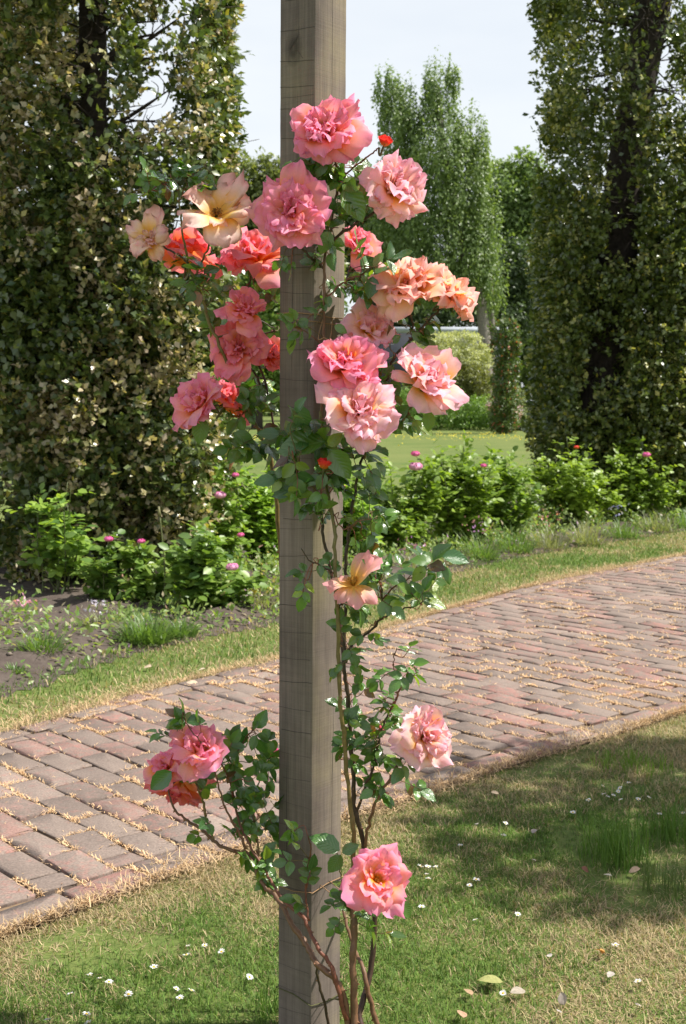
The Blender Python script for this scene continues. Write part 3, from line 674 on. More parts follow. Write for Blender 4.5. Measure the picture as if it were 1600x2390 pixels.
def bloom(px, py, Y, rpx, face, tone='pink', kind='full', seed=0, label=None, squash=1.0):
    face = (face[0] + .12, face[1], face[2] + .14) if kind != 'half' or face[2] > 0 else face
    g = np.random.default_rng(1000 + seed); Rr = rpx * Y / F_PX * 1.0; c = P(px, py, Y); T = TONES[tone]
    M = Matrix.Translation(c - rose.location) @ frame(face, g.uniform(0, 6.28))
    o = link('rose_bloom', calyx(Rr, g).mesh('rose_bloom', M_foliage), rose, M)
    if label: o['label'] = label
    Z0 = -Rr * .22
    specs = []
    if kind == 'full':
        rings = [(8, .96, 64, 114, .40), (9, .99, 54, 102, .36), (10, .95, 42, 90, .33), (11, .86, 30, 80, .29), (11, .74, 18, 68, .26), (10, .60, 8, 56, .24), (8, .46, 0, 46, .22)]
    elif kind == 'open':
        rings = [(8, 1.1, 68, 112, .38), (8, 1.02, 54, 98, .36), (9, .90, 42, 86, .34), (9, .70, 34, 76, .30), (8, .48, 30, 66, .26)]
    elif kind == 'half':
        rings = [(6, 1.1, 62, 108, .40), (7, 1.04, 46, 88, .38), (7, .94, 32, 70, .36), (7, .84, 18, 52, .32), (6, .72, 8, 38, .28), (4, .58, -2, 26, .25)]
    elif kind == 'blown':
        rings = [(5, 1.12, 64, 96, .44), (4, .98, 46, 84, .40), (4, .62, 40, 100, .26)]
    elif kind == 'ragged':
        rings = [(6, 1.05, 60, 108, .40), (6, .9, 45, 88, .36), (9, .58, 30, 80, .22), (12, .42, 15, 75, .16)]
    elif kind == 'bud':
        rings = [(4, 1.5, 62, -28, .62), (4, 1.42, 56, -26, .56), (3, 1.3, 50, -28, .5)]
    elif kind == 'openbud':
        rings = [(5, 1.25, 66, 2, .62), (5, 1.25, 58, -14, .58), (4, 1.2, 50, -20, .5), (4, 1.2, 30, -10, .4)]
    Z0 = {'bud': -Rr * .55, 'openbud': -Rr * .5, 'blown': -Rr * .1}.get(kind, Z0)
    for ri, (n, l, b0, b1, w) in enumerate(rings):
        ph = g.uniform(0, 6.28)
        for k in range(n):
            if kind in ('full', 'open', 'half', 'ragged') and g.random() < .06 and ri < 3: continue
            sd_ = 1.0 if kind in ('bud', 'openbud') else 0
            th = ph + k * 2 * math.pi / n + g.normal(0, .18 * (1 - sd_))
            j = g.normal(0, 15 * (1 - .8 * sd_)); ll = l * g.normal(1, .12 * (1 - sd_)) * Rr * (1 if sd_ else 1.04)
            tone_ = T
            Pp, F, cc = petal(th, ll, ll * w * g.normal(1, .1), R(b0 + j * .6), R(b1 + j * 1.4 + g.normal(0, 17) * (1 - sd_)), Rr * (.05 + .012 * ri * 0), Z0 + Rr * .022 * ri, tone_, g,
                              cup=.55 if sd_ else g.uniform(.25, .6), roll=.03 if sd_ else g.uniform(.0, .20) * (.9 if ri < 2 else 1.1), ruff=.012 if sd_ else g.uniform(.06, .12) * (1.5 if kind in ('ragged', 'blown') else 1),
                              twist=g.normal(0, .22) * (1 - sd_), nu=9, nv=9, tip=g.uniform(-.04, .12), warm=0 if sd_ else (.035 * ri - .08 + g.uniform(-.08, .10)))
            if squash != 1.0: Pp[:, 2] *= squash
            pmx = mesh_np('petal', Pp, F, cc, M_petal); link('petal', pmx, o)
    if kind in ('blown', 'ragged', 'open'):
        st = stamens(Rr * (1.0 if kind != 'open' else .8), g, 40, kind != 'open').mesh('stamens', M_flower); link('stamens', st, o, Matrix.Translation((0, 0, Z0 + Rr * (.1 if kind != 'open' else .2))))
    back = c - Vector(face).normalized() * Rr * .35
    ATT.append((back, -Vector(face).normalized()))
    return o
UPC = (0, -.85, .5)
blooms = [
 (757, 308, 2.52, 84, (-.30, -.80, .30), 'pink', 'full', 'wide pink rose bloom at the very top of the plant against the post'),
 (915, 437, 2.54, 82, (.45, -.80, .10), 'light', 'full', 'pale pink bloom turned to the right just below the red bud'),
 (679, 498, 2.50, 84, (-.08, -.95, .12), 'pink', 'full', 'deep pink ruffled bloom covering the left edge of the post'),
 (898, 331, 2.53, 21, (.25, -.35, .9), 'red', 'openbud', 'small opening scarlet bud above the pale pink bloom'),
 (505, 500, 2.62, 82, (.05, -.88, .35), 'faded', 'blown', 'faded cream bloom with brown edged petals and dark stamens'),
 (347, 560, 2.66, 58, (-.45, -.80, -.1), 'faded', 'ragged', 'withered blush bloom with a crumpled brown heart at far left'),
 (434, 604, 2.78, 76, (-.05, .25, .85), 'deep', 'half', 'coral red bloom seen from below behind the faded ones'),
 (592, 603, 2.80, 80, (-.15, -.52, .75), 'salmon', 'half', 'salmon bloom half hidden by the left edge of the post'),
 (828, 572, 2.80, 50, (.35, -.75, .3), 'salmon', 'half', 'salmon bloom peeping out behind the right side of the post'),
 (571, 728, 2.68, 55, (.1, -.55, .75), 'salmon', 'half', None),
 (554, 816, 2.72, 66, (-.15, -.88, .3), 'salmon', 'full', None),
 (630, 832, 2.82, 44, (.2, -.6, .5), 'deep', 'half', None),
 (474, 944, 2.68, 70, (-.72, -.55, .25), 'pink', 'half', 'pink bloom turned to the left, lowest of the upper left cluster'),
 (530, 944, 2.78, 58, (.45, .1, .6), 'deep', 'half', None),
 (950, 676, 2.56, 90, (-.25, -.40, .88), 'apricot', 'full', 'ageing apricot bloom with browned edges on the right'),
 (1040, 688, 2.60, 72, (.55, -.40, .66), 'apricot', 'full', 'apricot and pink bloom, outermost on the right'),
 (862, 772, 2.60, 66, (.05, -.75, .5), 'light', 'half', None),
 (806, 852, 2.48, 84, (-.10, -.80, .50), 'pink', 'full', 'bright pink bloom in front of the post above its paler neighbour'),
 (837, 962, 2.44, 86, (.10, -.80, .48), 'light', 'full', 'big pale pink bloom just above the hanging red bud'),
 (992, 893, 2.52, 78, (.35, -.70, .45), 'light', 'half', 'pale pink bloom low on the right of the upper group'),
 (757, 1084, 2.46, 21, (.05, -.25, .95), 'red', 'bud', 'closed scarlet bud in front of the post'),
 (832, 1366, 2.46, 70, (-.05, -.62, .75), 'light', 'spent', 'spent bloom that has kept only a few petals and its yellow stamens'),
 (990, 1719, 2.46, 70, (.50, -.78, .20), 'light', 'full', 'pale pink bloom alone on the lower right side'),
 (880, 2051, 2.36, 74, (.12, -.92, .32), 'pink', 'open', 'open pink bloom with an orange heart, lowest on the plant'),
 (462, 1752, 2.62, 66, (.0, -.62, .70), 'pink', 'half', 'pink bloom of the lower left shoot with leaves around it'),
 (392, 1792, 2.68, 46, (-.65, -.50, .45), 'pink', 'half', None),
 (420, 1830, 2.72, 62, (-.25, -.05, -.75), 'deep', 'half', 'orange red bloom hanging below the lower left pink one'),
 (640, 1760, 2.85, 17, (-.6, -.3, .6), 'magenta', 'openbud', None),
 (893, 1699, 2.6, 13, (.1, -.5, .8), 'pink', 'openbud', None),
]
for i, (px, py, Y, r, f, tone, kind, lab) in enumerate(blooms):
    if kind == 'spent':
        g = np.random.default_rng(77); Rr = r * Y / F_PX; c = P(px - 8, py, Y)
        M = Matrix.Translation(c - rose.location)
        o = link('rose_bloom', calyx(Rr, g).mesh('rose_bloom', M_foliage), rose, M @ Matrix.Rotation(.3, 4, 'X')); o['label'] = lab
        # petals: (azimuth, beta0, beta1, length, width)
        for (a, b0, b1, l, w) in ((.15, 30, 70, 1.25, .55), (.55, 20, 45, 1.2, .5), (3.3, 70, 110, .95, .33), (4.9, 110, 168, .85, .3), (5.7, 95, 158, .95, .3), (3.9, 100, 160, .8, .28), (2.6, 60, 85, .5, .2)):
            Pp, F, cc = petal(a, l * Rr, w * Rr, R(b0), R(b1), Rr * .05, 0, [(.97, .60, .12), (.95, .58, .48), (.94, .45, .48)], g, cup=.4, roll=.1, ruff=.07, nu=8, nv=8)
            link('petal', mesh_np('petal', Pp, F, cc, M_petal), o)
        link('stamens', stamens(Rr * 1.3, g, 60).mesh('stamens', M_flower), o)
        ATT.append((c - Vector((0, 0, Rr * .3)), Vector((0, 0, -1))))
    else: bloom(px, py, Y, r, f, tone, kind, i, lab)

# ---- canes: photo pixel polylines with depths, radius in mm
CANES = [
 ('main', [(822, 2425, 2.45), (822, 2365, 2.46), (823, 2212, 2.47), (820, 2085, 2.48), (825, 1957, 2.48), (817, 1880, 2.48), (802, 1727, 2.48), (795, 1647, 2.48), (789, 1509, 2.48), (787, 1414, 2.48), (780, 1318, 2.49), (781, 1241, 2.5), (772, 1188, 2.51), (760, 1120, 2.53), (752, 1040, 2.56), (748, 960, 2.58)], 5.4, 3.4, 'olive'),
 ('b', [(845, 2430, 2.47), (842, 2355, 2.5), (866, 2263, 2.53), (873, 2161, 2.54), (872, 2060, 2.54), (850, 1983, 2.54), (828, 1880, 2.54), (820, 1753, 2.54), (811, 1625, 2.54), (803, 1547, 2.54), (806, 1418, 2.55), (806, 1318, 2.56), (814, 1240, 2.56), (826, 1160, 2.56), (842, 1080, 2.56), (850, 1010, 2.56)], 6.8, 2.6, 'dark'),
 ('b2', [(806, 1547, 2.54), (818, 1509, 2.54), (852, 1482, 2.53), (887, 1444, 2.51), (892, 1394, 2.49), (890, 1360, 2.48)], 3.2, 1.8, 'dark'),
 ('b3', [(887, 1446, 2.51), (915, 1432, 2.49), (950, 1418, 2.48), (985, 1405, 2.47)], 2.2, 1.2, 'dark'),
 ('b4', [(892, 1400, 2.5), (930, 1360, 2.48), (975, 1345, 2.47), (1005, 1325, 2.46)], 1.8, 1.0, 'red'),
 ('c', [(815, 2425, 2.44), (804, 2335, 2.44), (779, 2283, 2.44), (738, 2248, 2.46), (713, 2202, 2.5), (677, 2151, 2.52), (646, 2095, 2.56), (616, 2069, 2.58), (585, 2008, 2.61), (575, 1993, 2.62), (534, 1983, 2.63), (498, 1962, 2.64), (468, 1934, 2.65), (432, 1911, 2.66), (406, 1886, 2.67), (391, 1835, 2.68)], 7.4, 2.0, 'brown'),
 ('c2', [(575, 1996, 2.62), (565, 1960, 2.62), (549, 1931, 2.62), (524, 1886, 2.62), (512, 1840, 2.62), (500, 1800, 2.62), (492, 1760, 2.62)], 3.2, 1.4, 'brown'),
 ('c3', [(480, 1906, 2.65), (472, 1870, 2.65), (457, 1830, 2.64), (455, 1800, 2.64)], 3.0, 2.2, 'olive'),
 ('c3b', [(498, 1962, 2.64), (488, 1930, 2.65), (480, 1906, 2.65)], 2.6, 2.2, 'olive'),
 ('d', [(808, 2380, 2.43), (779, 2273, 2.43), (748, 2222, 2.45), (723, 2176, 2.48), (707, 2141, 2.5), (662, 2102, 2.54), (631, 2054, 2.57), (605, 2013, 2.6), (580, 1967, 2.62), (560, 1920, 2.64), (545, 1860, 2.66), (536, 1800, 2.66), (560, 1745, 2.66), (590, 1700, 2.66), (596, 1668, 2.66)], 4.6, 1.2, 'red'),
 ('d2', [(605, 2013, 2.6), (600, 1960, 2.64), (592, 1900, 2.68), (600, 1840, 2.72), (612, 1800, 2.74), (618, 1770, 2.76)], 2.4, 1.2, 'olive'),
 ('d3', [(545, 1870, 2.66), (530, 1810, 2.64), (505, 1770, 2.62), (470, 1735, 2.6), (436, 1690, 2.6), (428, 1662, 2.6)], 2.2, 1.0, 'red'),
 ('e', [(850, 1983, 2.54), (862, 1916, 2.52), (886, 1855, 2.5), (912, 1814, 2.49), (935, 1770, 2.49), (962, 1738, 2.49)], 3.6, 2.6, 'brown'),
 ('e2', [(830, 1900, 2.54), (850, 1840, 2.52), (872, 1790, 2.51), (885, 1730, 2.5), (895, 1690, 2.5), (912, 1655, 2.5), (930, 1620, 2.5)], 3.0, 1.6, 'dark'),
 ('e3', [(912, 1655, 2.5), (925, 1630, 2.5), (936, 1593, 2.5), (929, 1570, 2.5), (917, 1551, 2.5), (925, 1515, 2.5)], 2.4, 1.0, 'red'),
 ('e4', [(930, 1600, 2.5), (955, 1580, 2.49), (975, 1570, 2.48)], 1.6, 1.0, 'red'),
 ('f', [(722, 2150, 2.48), (712, 2080, 2.5), (718, 2020, 2.5), (725, 1980, 2.49), (718, 1950, 2.48)], 2.2, 1.2, 'red'),
 ('g', [(822, 2120, 2.48), (838, 2085, 2.44), (858, 2068, 2.41), (874, 2058, 2.39)], 3.2, 2.6, 'brown'),
 ('h', [(748, 1180, 2.56), (746, 1080, 2.58), (750, 1000, 2.585), (752, 900, 2.585), (755, 791, 2.58), (755, 698, 2.57), (757, 605, 2.57), (767, 559, 2.57), (778, 489, 2.57), (788, 419, 2.57), (780, 370, 2.56), (765, 340, 2.54)], 3.8, 2.2, 'brown'),
 ('h0', [(800, 1547, 2.55), (790, 1440, 2.56), (770, 1320, 2.57), (752, 1240, 2.57), (748, 1170, 2.57)], 3.4, 3.4, 'dark'),
 ('h2', [(765, 575, 2.57), (790, 549, 2.56), (837, 517, 2.55), (874, 493, 2.55), (900, 460, 2.56)], 3.4, 2.6, 'dark'),
 ('h3', [(756, 625, 2.57), (740, 612, 2.56), (720, 596, 2.54), (697, 568, 2.53), (685, 530, 2.53)], 2.8, 2.2, 'dark'),
 ('h4', [(788, 425, 2.57), (832, 386, 2.55), (869, 358, 2.54), (884, 344, 2.535)], 1.8, 1.5, 'red'),
 ('h5', [(756, 700, 2.57), (799, 661, 2.57), (841, 642, 2.57), (865, 622, 2.57)], 2.2, 1.2, 'red'),
 ('i', [(760, 2400, 2.78), (720, 2100, 2.8), (690, 1800, 2.8), (668, 1500, 2.8), (650, 1250, 2.78), (635, 1084, 2.76), (617, 1032, 2.75), (594, 986, 2.74), (566, 918, 2.72), (537, 860, 2.70), (508, 797, 2.69), (485, 745, 2.69), (468, 688, 2.68), (451, 648, 2.68), (439, 613, 2.67), (428, 556, 2.66), (419, 487, 2.66), (416, 441, 2.66), (408, 418, 2.66)], 6.0, 1.6, 'olive'),
 ('i2', [(640, 1000, 2.8), (620, 900, 2.8), (585, 800, 2.79), (563, 717, 2.79), (583, 659, 2.8), (590, 620, 2.82)], 3.0, 2.2, 'dark'),
 ('i3', [(632, 960, 2.8), (600, 880, 2.8), (575, 850, 2.79), (560, 830, 2.79)], 2.4, 2.0, 'dark'),
 ('i4', [(586, 965, 2.74), (560, 952, 2.75), (530, 945, 2.75), (500, 948, 2.72)], 2.2, 1.8, 'dark'),
 ('i5', [(440, 615, 2.67), (415, 595, 2.67), (380, 575, 2.67), (362, 565, 2.67)], 2.4, 1.8, 'dark'),
 ('i6', [(451, 650, 2.68), (470, 610, 2.67), (490, 565, 2.66), (500, 520, 2.65)], 2.6, 2.0, 'olive'),
 ('i7', [(612, 780, 2.8), (640, 770, 2.8), (600, 745, 2.78), (575, 735, 2.78)], 1.8, 1.2, 'dark'),
 ('i8', [(416, 445, 2.66), (390, 430, 2.66), (355, 440, 2.66), (325, 460, 2.66)], 1.4, .9, 'red'),
 ('i9', [(418, 470, 2.66), (440, 425, 2.66), (462, 400, 2.66), (480, 385, 2.66)], 1.4, .9, 'red'),
 ('j', [(850, 1070, 2.56), (862, 1030, 2.56), (890, 1010, 2.56), (934, 988, 2.55), (953, 958, 2.55), (968, 931, 2.55), (980, 910, 2.55)], 3.4, 2.6, 'olive'),
 ('k', [(850, 1010, 2.57), (890, 930, 2.6), (910, 870, 2.61), (921, 834, 2.61), (966, 785, 2.61), (983, 765, 2.61), (1020, 730, 2.61), (1040, 705, 2.61)], 3.6, 2.2, 'dark'),
 ('k2', [(966, 785, 2.61), (960, 750, 2.6), (952, 720, 2.59), (948, 700, 2.58)], 2.2, 2.0, 'dark'),
 ('k3', [(905, 880, 2.61), (885, 850, 2.65), (870, 815, 2.68), (864, 790, 2.69)], 2.4, 2.0, 'dark'),
 ('k4', [(795, 760, 2.75), (800, 690, 2.78), (815, 630, 2.8), (826, 590, 2.8)], 2.4, 2.0, 'dark'),
 ('l', [(790, 1420, 2.5), (800, 1400, 2.48), (815, 1390, 2.47), (824, 1376, 2.47)], 2.2, 2.0, 'dark'),
 ('l2', [(782, 1340, 2.49), (750, 1322, 2.48), (720, 1305, 2.47), (702, 1280, 2.46)], 2.0, 1.0, 'dark'),
 ('l3', [(745, 1130, 2.53), (735, 1110, 2.5), (752, 1100, 2.47), (757, 1094, 2.465)], 1.8, 1.6, 'olive'),
 ('l4', [(745, 1150, 2.53), (715, 1125, 2.5), (695, 1085, 2.48), (675, 1060, 2.46)], 1.8, 1.2, 'olive'),
 ('l5', [(772, 1190, 2.51), (800, 1235, 2.49), (840, 1215, 2.47), (880, 1210, 2.45)], 1.5, .8, 'red'),
 ('m', [(890, 2430, 2.5), (862, 2330, 2.5), (845, 2260, 2.52), (815, 2180, 2.62), (800, 2120, 2.7)], 6.0, 3.2, 'brown'),
 ('o', [(830, 2440, 2.43), (826, 2330, 2.44), (822, 2240, 2.45), (828, 2160, 2.46), (820, 2110, 2.47), (818, 2060, 2.48)], 8.0, 5.4, 'brown'),
 ('m2', [(772, 2425, 2.56), (760, 2360, 2.54), (745, 2300, 2.53), (735, 2240, 2.52)], 3.4, 2.4, 'dark'),
 ('n', [(822, 2070, 2.48), (806, 2110, 2.46), (796, 2060, 2.45), (790, 2010, 2.44), (783, 1975, 2.43)], 1.8, 1.0, 'olive'),
]
CC = {'olive': ((.17, .10, .035), (.13, .13, .035)), 'dark': ((.06, .032, .022), (.055, .04, .02)), 'brown': ((.17, .085, .045), (.13, .07, .035)), 'red': ((.17, .055, .03), (.13, .06, .03))}
CP = []
for i, (nm, pts, r0, r1, cl) in enumerate(CANES):
    w = catmull([tuple(P(*q)) for q in pts], 6); gg = np.random.default_rng(300 + i)
    w[1:-1] += gg.normal(0, .0011, (len(w) - 2, 3)); CP.append(w)
    V, F = tube(w, r0 / 1000, r1 / 1000, 8, .22, i); c0, c1 = CC[cl]; t = np.linspace(0, 1, len(w)).repeat(8)[:, None]
    col = np.concatenate([np.array(c0) * (1 - t) + np.array(c1) * t, [c0], [c1]]); 
    mb = MB(); mb.add(V, F, col)
    if r0 > 2:
        for k in range(3, len(w) - 2, 5):
            if gg.random() < .25: continue
            T_ = w[k + 1] - w[k - 1]; T_ /= np.linalg.norm(T_); a = gg.normal(size=3); a -= a.dot(T_) * T_; a /= np.linalg.norm(a); rr = np.interp(k / len(w), [0, 1], [r0, r1]) / 1000
            b = w[k] + a * rr * .8; s = np.cross(T_, a); h = .0055 + .002 * gg.random()
            mb.add([b + T_ * .0035, b - T_ * .003, b + s * .0016, b - s * .0016, b + a * h - T_ * .0015], [(0, 2, 4), (2, 1, 4), (1, 3, 4), (3, 0, 4)], (.25, .12, .06))
    o = part('cane', mb.mesh('cane', M_cane), rose)
# flower stalks joining each bloom to the closest cane
allp = np.concatenate(CP)
for c, d in ATT:
    mb = MB()
    c = np.array(c); q = allp[np.linalg.norm(allp - c, axis=1).argmin()]
    V, F = tube(catmull([c + np.array(d) * -.004, c + np.array(d) * .02, (c + np.array(d) * .03 + q) / 2, q], 4), .0022, .0022, 6); mb.add(V, F, (.09, .085, .03)); part('flower_stalk', mb.mesh('flower_stalk', M_cane), rose)

# ---- leaflets
def leaflet_mesh(seed):
    g = np.random.default_rng(400 + seed); nv, nu = 9, 5; v = np.linspace(0, 1, nv); V = []; UV = []
    curv = g.uniform(.05, .38); fold = g.uniform(.05, .55); tw = g.normal(0, .3)
    for i, t in enumerate(v):
        w = .31 * (math.sin(math.pi * min(t, 1) ** .82) ** .8) * (1 + (.06 if i % 2 else -.03)) if 0 < t < 1 else .004
        for u in np.linspace(-1, 1, nu):
            x = w * u; z = fold * abs(x) * .9 - curv * t * t * .8 + .02 * math.sin(u * 4 + t * 9 + seed) * (abs(u)) ; a = tw * t
            V.append((x * math.cos(a) - z * math.sin(a) * .3, t - .04 * abs(u) * t, z + x * math.sin(a))); UV.append((u, t))
    F = [(i * nu + j, i * nu + j + 1, (i + 1) * nu + j + 1, (i + 1) * nu + j) for i in range(nv - 1) for j in range(nu - 1)]
    c = np.array((.052, .112, .028)) * g.uniform(.75, 1.35)
    if seed >= 9: c = np.array((.13, .19, .03))
    elif seed == 8: c = np.array((.11, .055, .03))
    return np.array(V), np.array(F), np.tile(c, (len(V), 1)), np.array(UV)
LT = [leaflet_mesh(s) for s in range(11)]; LMs = [mesh_np('leaf', *q[:2], q[2], M_rleaf, True, q[3]) for q in LT]
leafs = []; stalk = MB(); gl = np.random.default_rng(55)
def add_leaf(p, d, nrm, size, var=None):
    y = nrmz(np.array(d, dtype=float)); x = nrmz(np.cross(y, np.array(nrm, dtype=float))); z = np.cross(x, y)
    if var is None:
        t = gl.random(); var = int(gl.integers(8)) if t < .88 else (8 if t < .90 else int(gl.integers(9, 11)))
    leafs.append((np.array(p, dtype=float), x, y, z, size, var))
def compound(cpos, base, n, size, g, nup=None, var=None):
    """compound leaf: rachis from base to cpos then leaflets round the end"""
    cpos = np.array(cpos); base = np.array(base); d = cpos - base; dist = np.linalg.norm(d)
    dirv = d / (dist + 1e-9) if dist > .01 else rand_unit(1, g)[0]
    dirv = nrmz(dirv + g.normal(0, .25, 3) + np.array([0, 0, -.05]))
    nup = nrmz(np.array([.35, -.55, .75]) + g.normal(0, .38, 3)) if nup is None else np.array(nup)
    sidev = nrmz(np.cross(dirv, nup)); end = cpos
    st = end - dirv * size * (1.25 if n == 5 else .8)
    V, F = tube(catmull([base, (base + st) / 2 + g.normal(0, .004, 3) + [0, 0, .004], st, end], 3), .0011, .0007, 5); stalk.add(V, F, (.12, .09, .03) if g.random() < .6 else (.2, .06, .03))
    add_leaf(end, dirv + np.array([0, 0, -.15]), nup + g.normal(0, .2, 3), size * g.uniform(.95, 1.15), var)
    for k, f in enumerate((.18, .95)[: (n - 1) // 2]):
        q = end - dirv * size * (.12 + f * .62)
        for sg in (-1, 1):
            add_leaf(q, dirv * .55 + sg * sidev * .95 + g.normal(0, .15, 3) + np.array([0, 0, -.1]), nup + g.normal(0, .28, 3), size * g.uniform(.72, .98), var)
# clusters: x0,y0,x1,y1, depth, compound leaves, size px
CL = [
 (330, 385, 510, 445, 2.62, 13, 34), (310, 430, 420, 470, 2.68, 4, 34), (395, 590, 500, 690, 2.66, 4, 42), (440, 650, 520, 760, 2.70, 4, 40),
 (520, 690, 640, 800, 2.86, 7, 38), (500, 860, 640, 940, 2.86, 8, 40), (550, 930, 640, 1060, 2.74, 10, 42), (520, 1000, 640, 1060, 2.7, 3, 40), (580, 640, 650, 700, 2.8, 3, 36),
 (720, 340, 870, 430, 2.56, 8, 48), (750, 400, 860, 520, 2.55, 7, 46), (650, 375, 760, 420, 2.57, 3, 50), (730, 520, 860, 610, 2.58, 6, 42),
 (640, 600, 740, 625, 2.55, 3, 30), (780, 590, 900, 700, 2.62, 7, 42), (860, 590, 930, 640, 2.55, 2, 56), (660, 690, 800, 790, 2.55, 4, 36), (800, 690, 880, 715, 2.66, 2, 34),
 (890, 740, 1060, 800, 2.64, 7, 34), (880, 780, 1000, 850, 2.63, 7, 34), (900, 930, 1040, 1000, 2.57, 4, 44), (880, 850, 940, 960, 2.58, 5, 38),
 (650, 960, 760, 1060, 2.52, 9, 50), (640, 1060, 740, 1160, 2.5, 5, 48), (760, 1030, 880, 1130, 2.5, 10, 42), (770, 1120, 900, 1230, 2.5, 11, 38), (690, 1160, 780, 1300, 2.5, 5, 38),
 (820, 1260, 960, 1350, 2.5, 8, 38), (960, 1290, 1040, 1340, 2.46, 2, 56), (860, 1340, 1020, 1420, 2.48, 6, 42), (700, 1300, 780, 1430, 2.5, 4, 38), (780, 1400, 900, 1470, 2.5, 6, 38),
 (800, 1480, 960, 1560, 2.5, 6, 34), (900, 1550, 1010, 1610, 2.48, 3, 38), (780, 1560, 920, 1660, 2.52, 9, 34), (790, 1640, 930, 1760, 2.52, 16, 34), (800, 1740, 960, 1860, 2.52, 12, 36), (930, 1780, 1000, 1850, 2.48, 2, 46),
 (400, 1650, 470, 1690, 2.62, 3, 36), (360, 1700, 420, 1730, 2.64, 1, 36), (500, 1700, 640, 1780, 2.66, 7, 42), (460, 1770, 640, 1870, 2.66, 14, 38), (470, 1850, 600, 1960, 2.64, 9, 36), (560, 1840, 645, 1960, 2.7, 8, 40), (440, 1900, 480, 1960, 2.62, 1, 36),
 (570, 1980, 650, 2100, 2.6, 6, 38), (640, 1940, 740, 2040, 2.5, 4, 40), (680, 2060, 740, 2130, 2.48, 2, 38), (840, 2090, 940, 2180, 2.44, 3, 42), (770, 2080, 850, 2180, 2.46, 3, 34), (770, 2010, 830, 2080, 2.44, 2, 38),
]
for (x0, y0, x1, y1, Y, n, s) in CL:
    for k in range(int(round(n * 1.2))):
        q = P(gl.uniform(x0, x1), gl.uniform(y0, y1), Y + gl.normal(0, .022)); q = np.array(q)
        dd = np.linalg.norm(allp - q, axis=1); cand = np.argsort(dd)[:12]; b = allp[int(gl.choice(cand))]
        if np.linalg.norm(b - q) > .16: b = q + (b - q) * .16 / np.linalg.norm(b - q)
        compound(q, b, int(gl.choice([3, 5, 5])), s * Y / F_PX * 1.02, gl)
# individually placed prominent leaflets: base px, tip px, depth, normal, variant
def L1(x0, y0, x1, y1, Y, nrm=(.3, -.5, .8), var=None, w=1):
    a = P(x0, y0, Y); b = P(x1, y1, Y); add_leaf(a, b - a, nrm, (b - a).length, var)
for q in [(1032, 1300, 1098, 1310, 2.45, (.3, -.7, .7)), (1030, 1322, 1060, 1362, 2.45, (.4, -.6, .7)), (1005, 1312, 952, 1300, 2.46, (.3, -.7, .6)), (990, 1322, 962, 1360, 2.46, (.3, -.8, .5)),
          (1000, 1405, 1045, 1418, 2.46, (.3, -.7, .7)), (975, 1335, 925, 1330, 2.47, (.3, -.5, .8)), (950, 1360, 900, 1350, 2.46, (.3, -.6, .8)),
          (792, 1985, 725, 1945, 2.42, (.1, -.8, .6), 5), (798, 1990, 838, 1970, 2.42, (.2, -.8, .5), 4), (795, 1995, 765, 2040, 2.42, (.3, -.7, .5), 6), (935, 2105, 960, 2145, 2.4, (.2, -.8, .5), 9),
          (745, 1185, 790, 1170, 2.47, (.2, -.5, .8), 9), (735, 1160, 660, 1148, 2.47, (0, -.4, .9), 9), (690, 1110, 645, 1175, 2.5, (0, -.8, .5), 1), (700, 1090, 645, 1110, 2.5, (-.2, -.9, .3), 2),
          (400, 1800, 348, 1845, 2.6, (-.1, -.95, .2), 3), (600, 1680, 590, 1705, 2.62, (0, -.8, .5), 2), (600, 1700, 622, 1655, 2.62, (0, -.9, .4), 3), (425, 1680, 405, 1648, 2.6, (0, -.9, .4), 2), (435, 1685, 480, 1680, 2.6, (0, -.6, .8), 2), (432, 1686, 395, 1695, 2.6, (0, -.6, .8), 2),
          (742, 730, 705, 715, 2.54, (0, -.6, .8)), (720, 745, 690, 765, 2.54, (0, -.8, .5)), (780, 760, 812, 775, 2.54, (0, -.9, .4)), (770, 1050, 820, 1120, 2.46, (-.1, -.9, .2), 10), (765, 1040, 800, 1010, 2.47, (.1, -.95, .1), 9),
          (870, 640, 938, 620, 2.52, (.2, -.5, .9), 0), (870, 645, 860, 700, 2.52, (.4, -.8, .2), 2), (745, 395, 658, 402, 2.53, (-.2, -.6, .8), 0), (800, 440, 850, 520, 2.52, (.2, -.9, .2), 3), (770, 540, 745, 595, 2.52, (0, -.95, .2), 1),
          (960, 995, 975, 1010, 2.55, (0, -1, .1), 1), (1000, 960, 1000, 1010, 2.55, (.1, -1, .1), 9), (690, 945, 720, 1010, 2.5, (-.2, -.9, .2), 1), (760, 1030, 640, 1050, 2.5, (-.1, -.6, .8), 0),
          (472, 975, 462, 1040, 2.66, (0, -1, .1), 9), (440, 400, 475, 380, 2.65, (0, -.6, .8), 1), (545, 1010, 600, 1040, 2.72, (0, -.8, .4), 1)]:
    L1(*q)
lf = MB()
random.Random(3).shuffle(leafs); leafs.sort(key=lambda q: -q[4])
for i, (p, x, y, z, s, var) in enumerate(leafs):
    if i < 300:
        M = Matrix(((x[0] * s, y[0] * s, z[0] * s, p[0] - rose.location.x), (x[1] * s, y[1] * s, z[1] * s, p[1] - rose.location.y), (x[2] * s, y[2] * s, z[2] * s, p[2]), (0, 0, 0, 1)))
        link('leaf', LMs[var], rose, M)
    else:
        T_, F_, c_, uv_ = LT[var]; lf.add(p + s * (T_[:, :1] * x + T_[:, 1:2] * y + T_[:, 2:] * z), F_, c_ * gl.uniform(.7, 1.35))
print('rose leaflets', len(leafs))
if lf.n:
    V = np.concatenate(lf.V); F = np.concatenate(lf.F); cc = np.concatenate(lf.c); uv = np.concatenate([LT[q[5]][3] for q in leafs[300:]])
    o = part('small_leaves', mesh_np('small_leaves', V, F, cc, M_rleaf, True, uv), rose); o['kind'] = 'stuff'
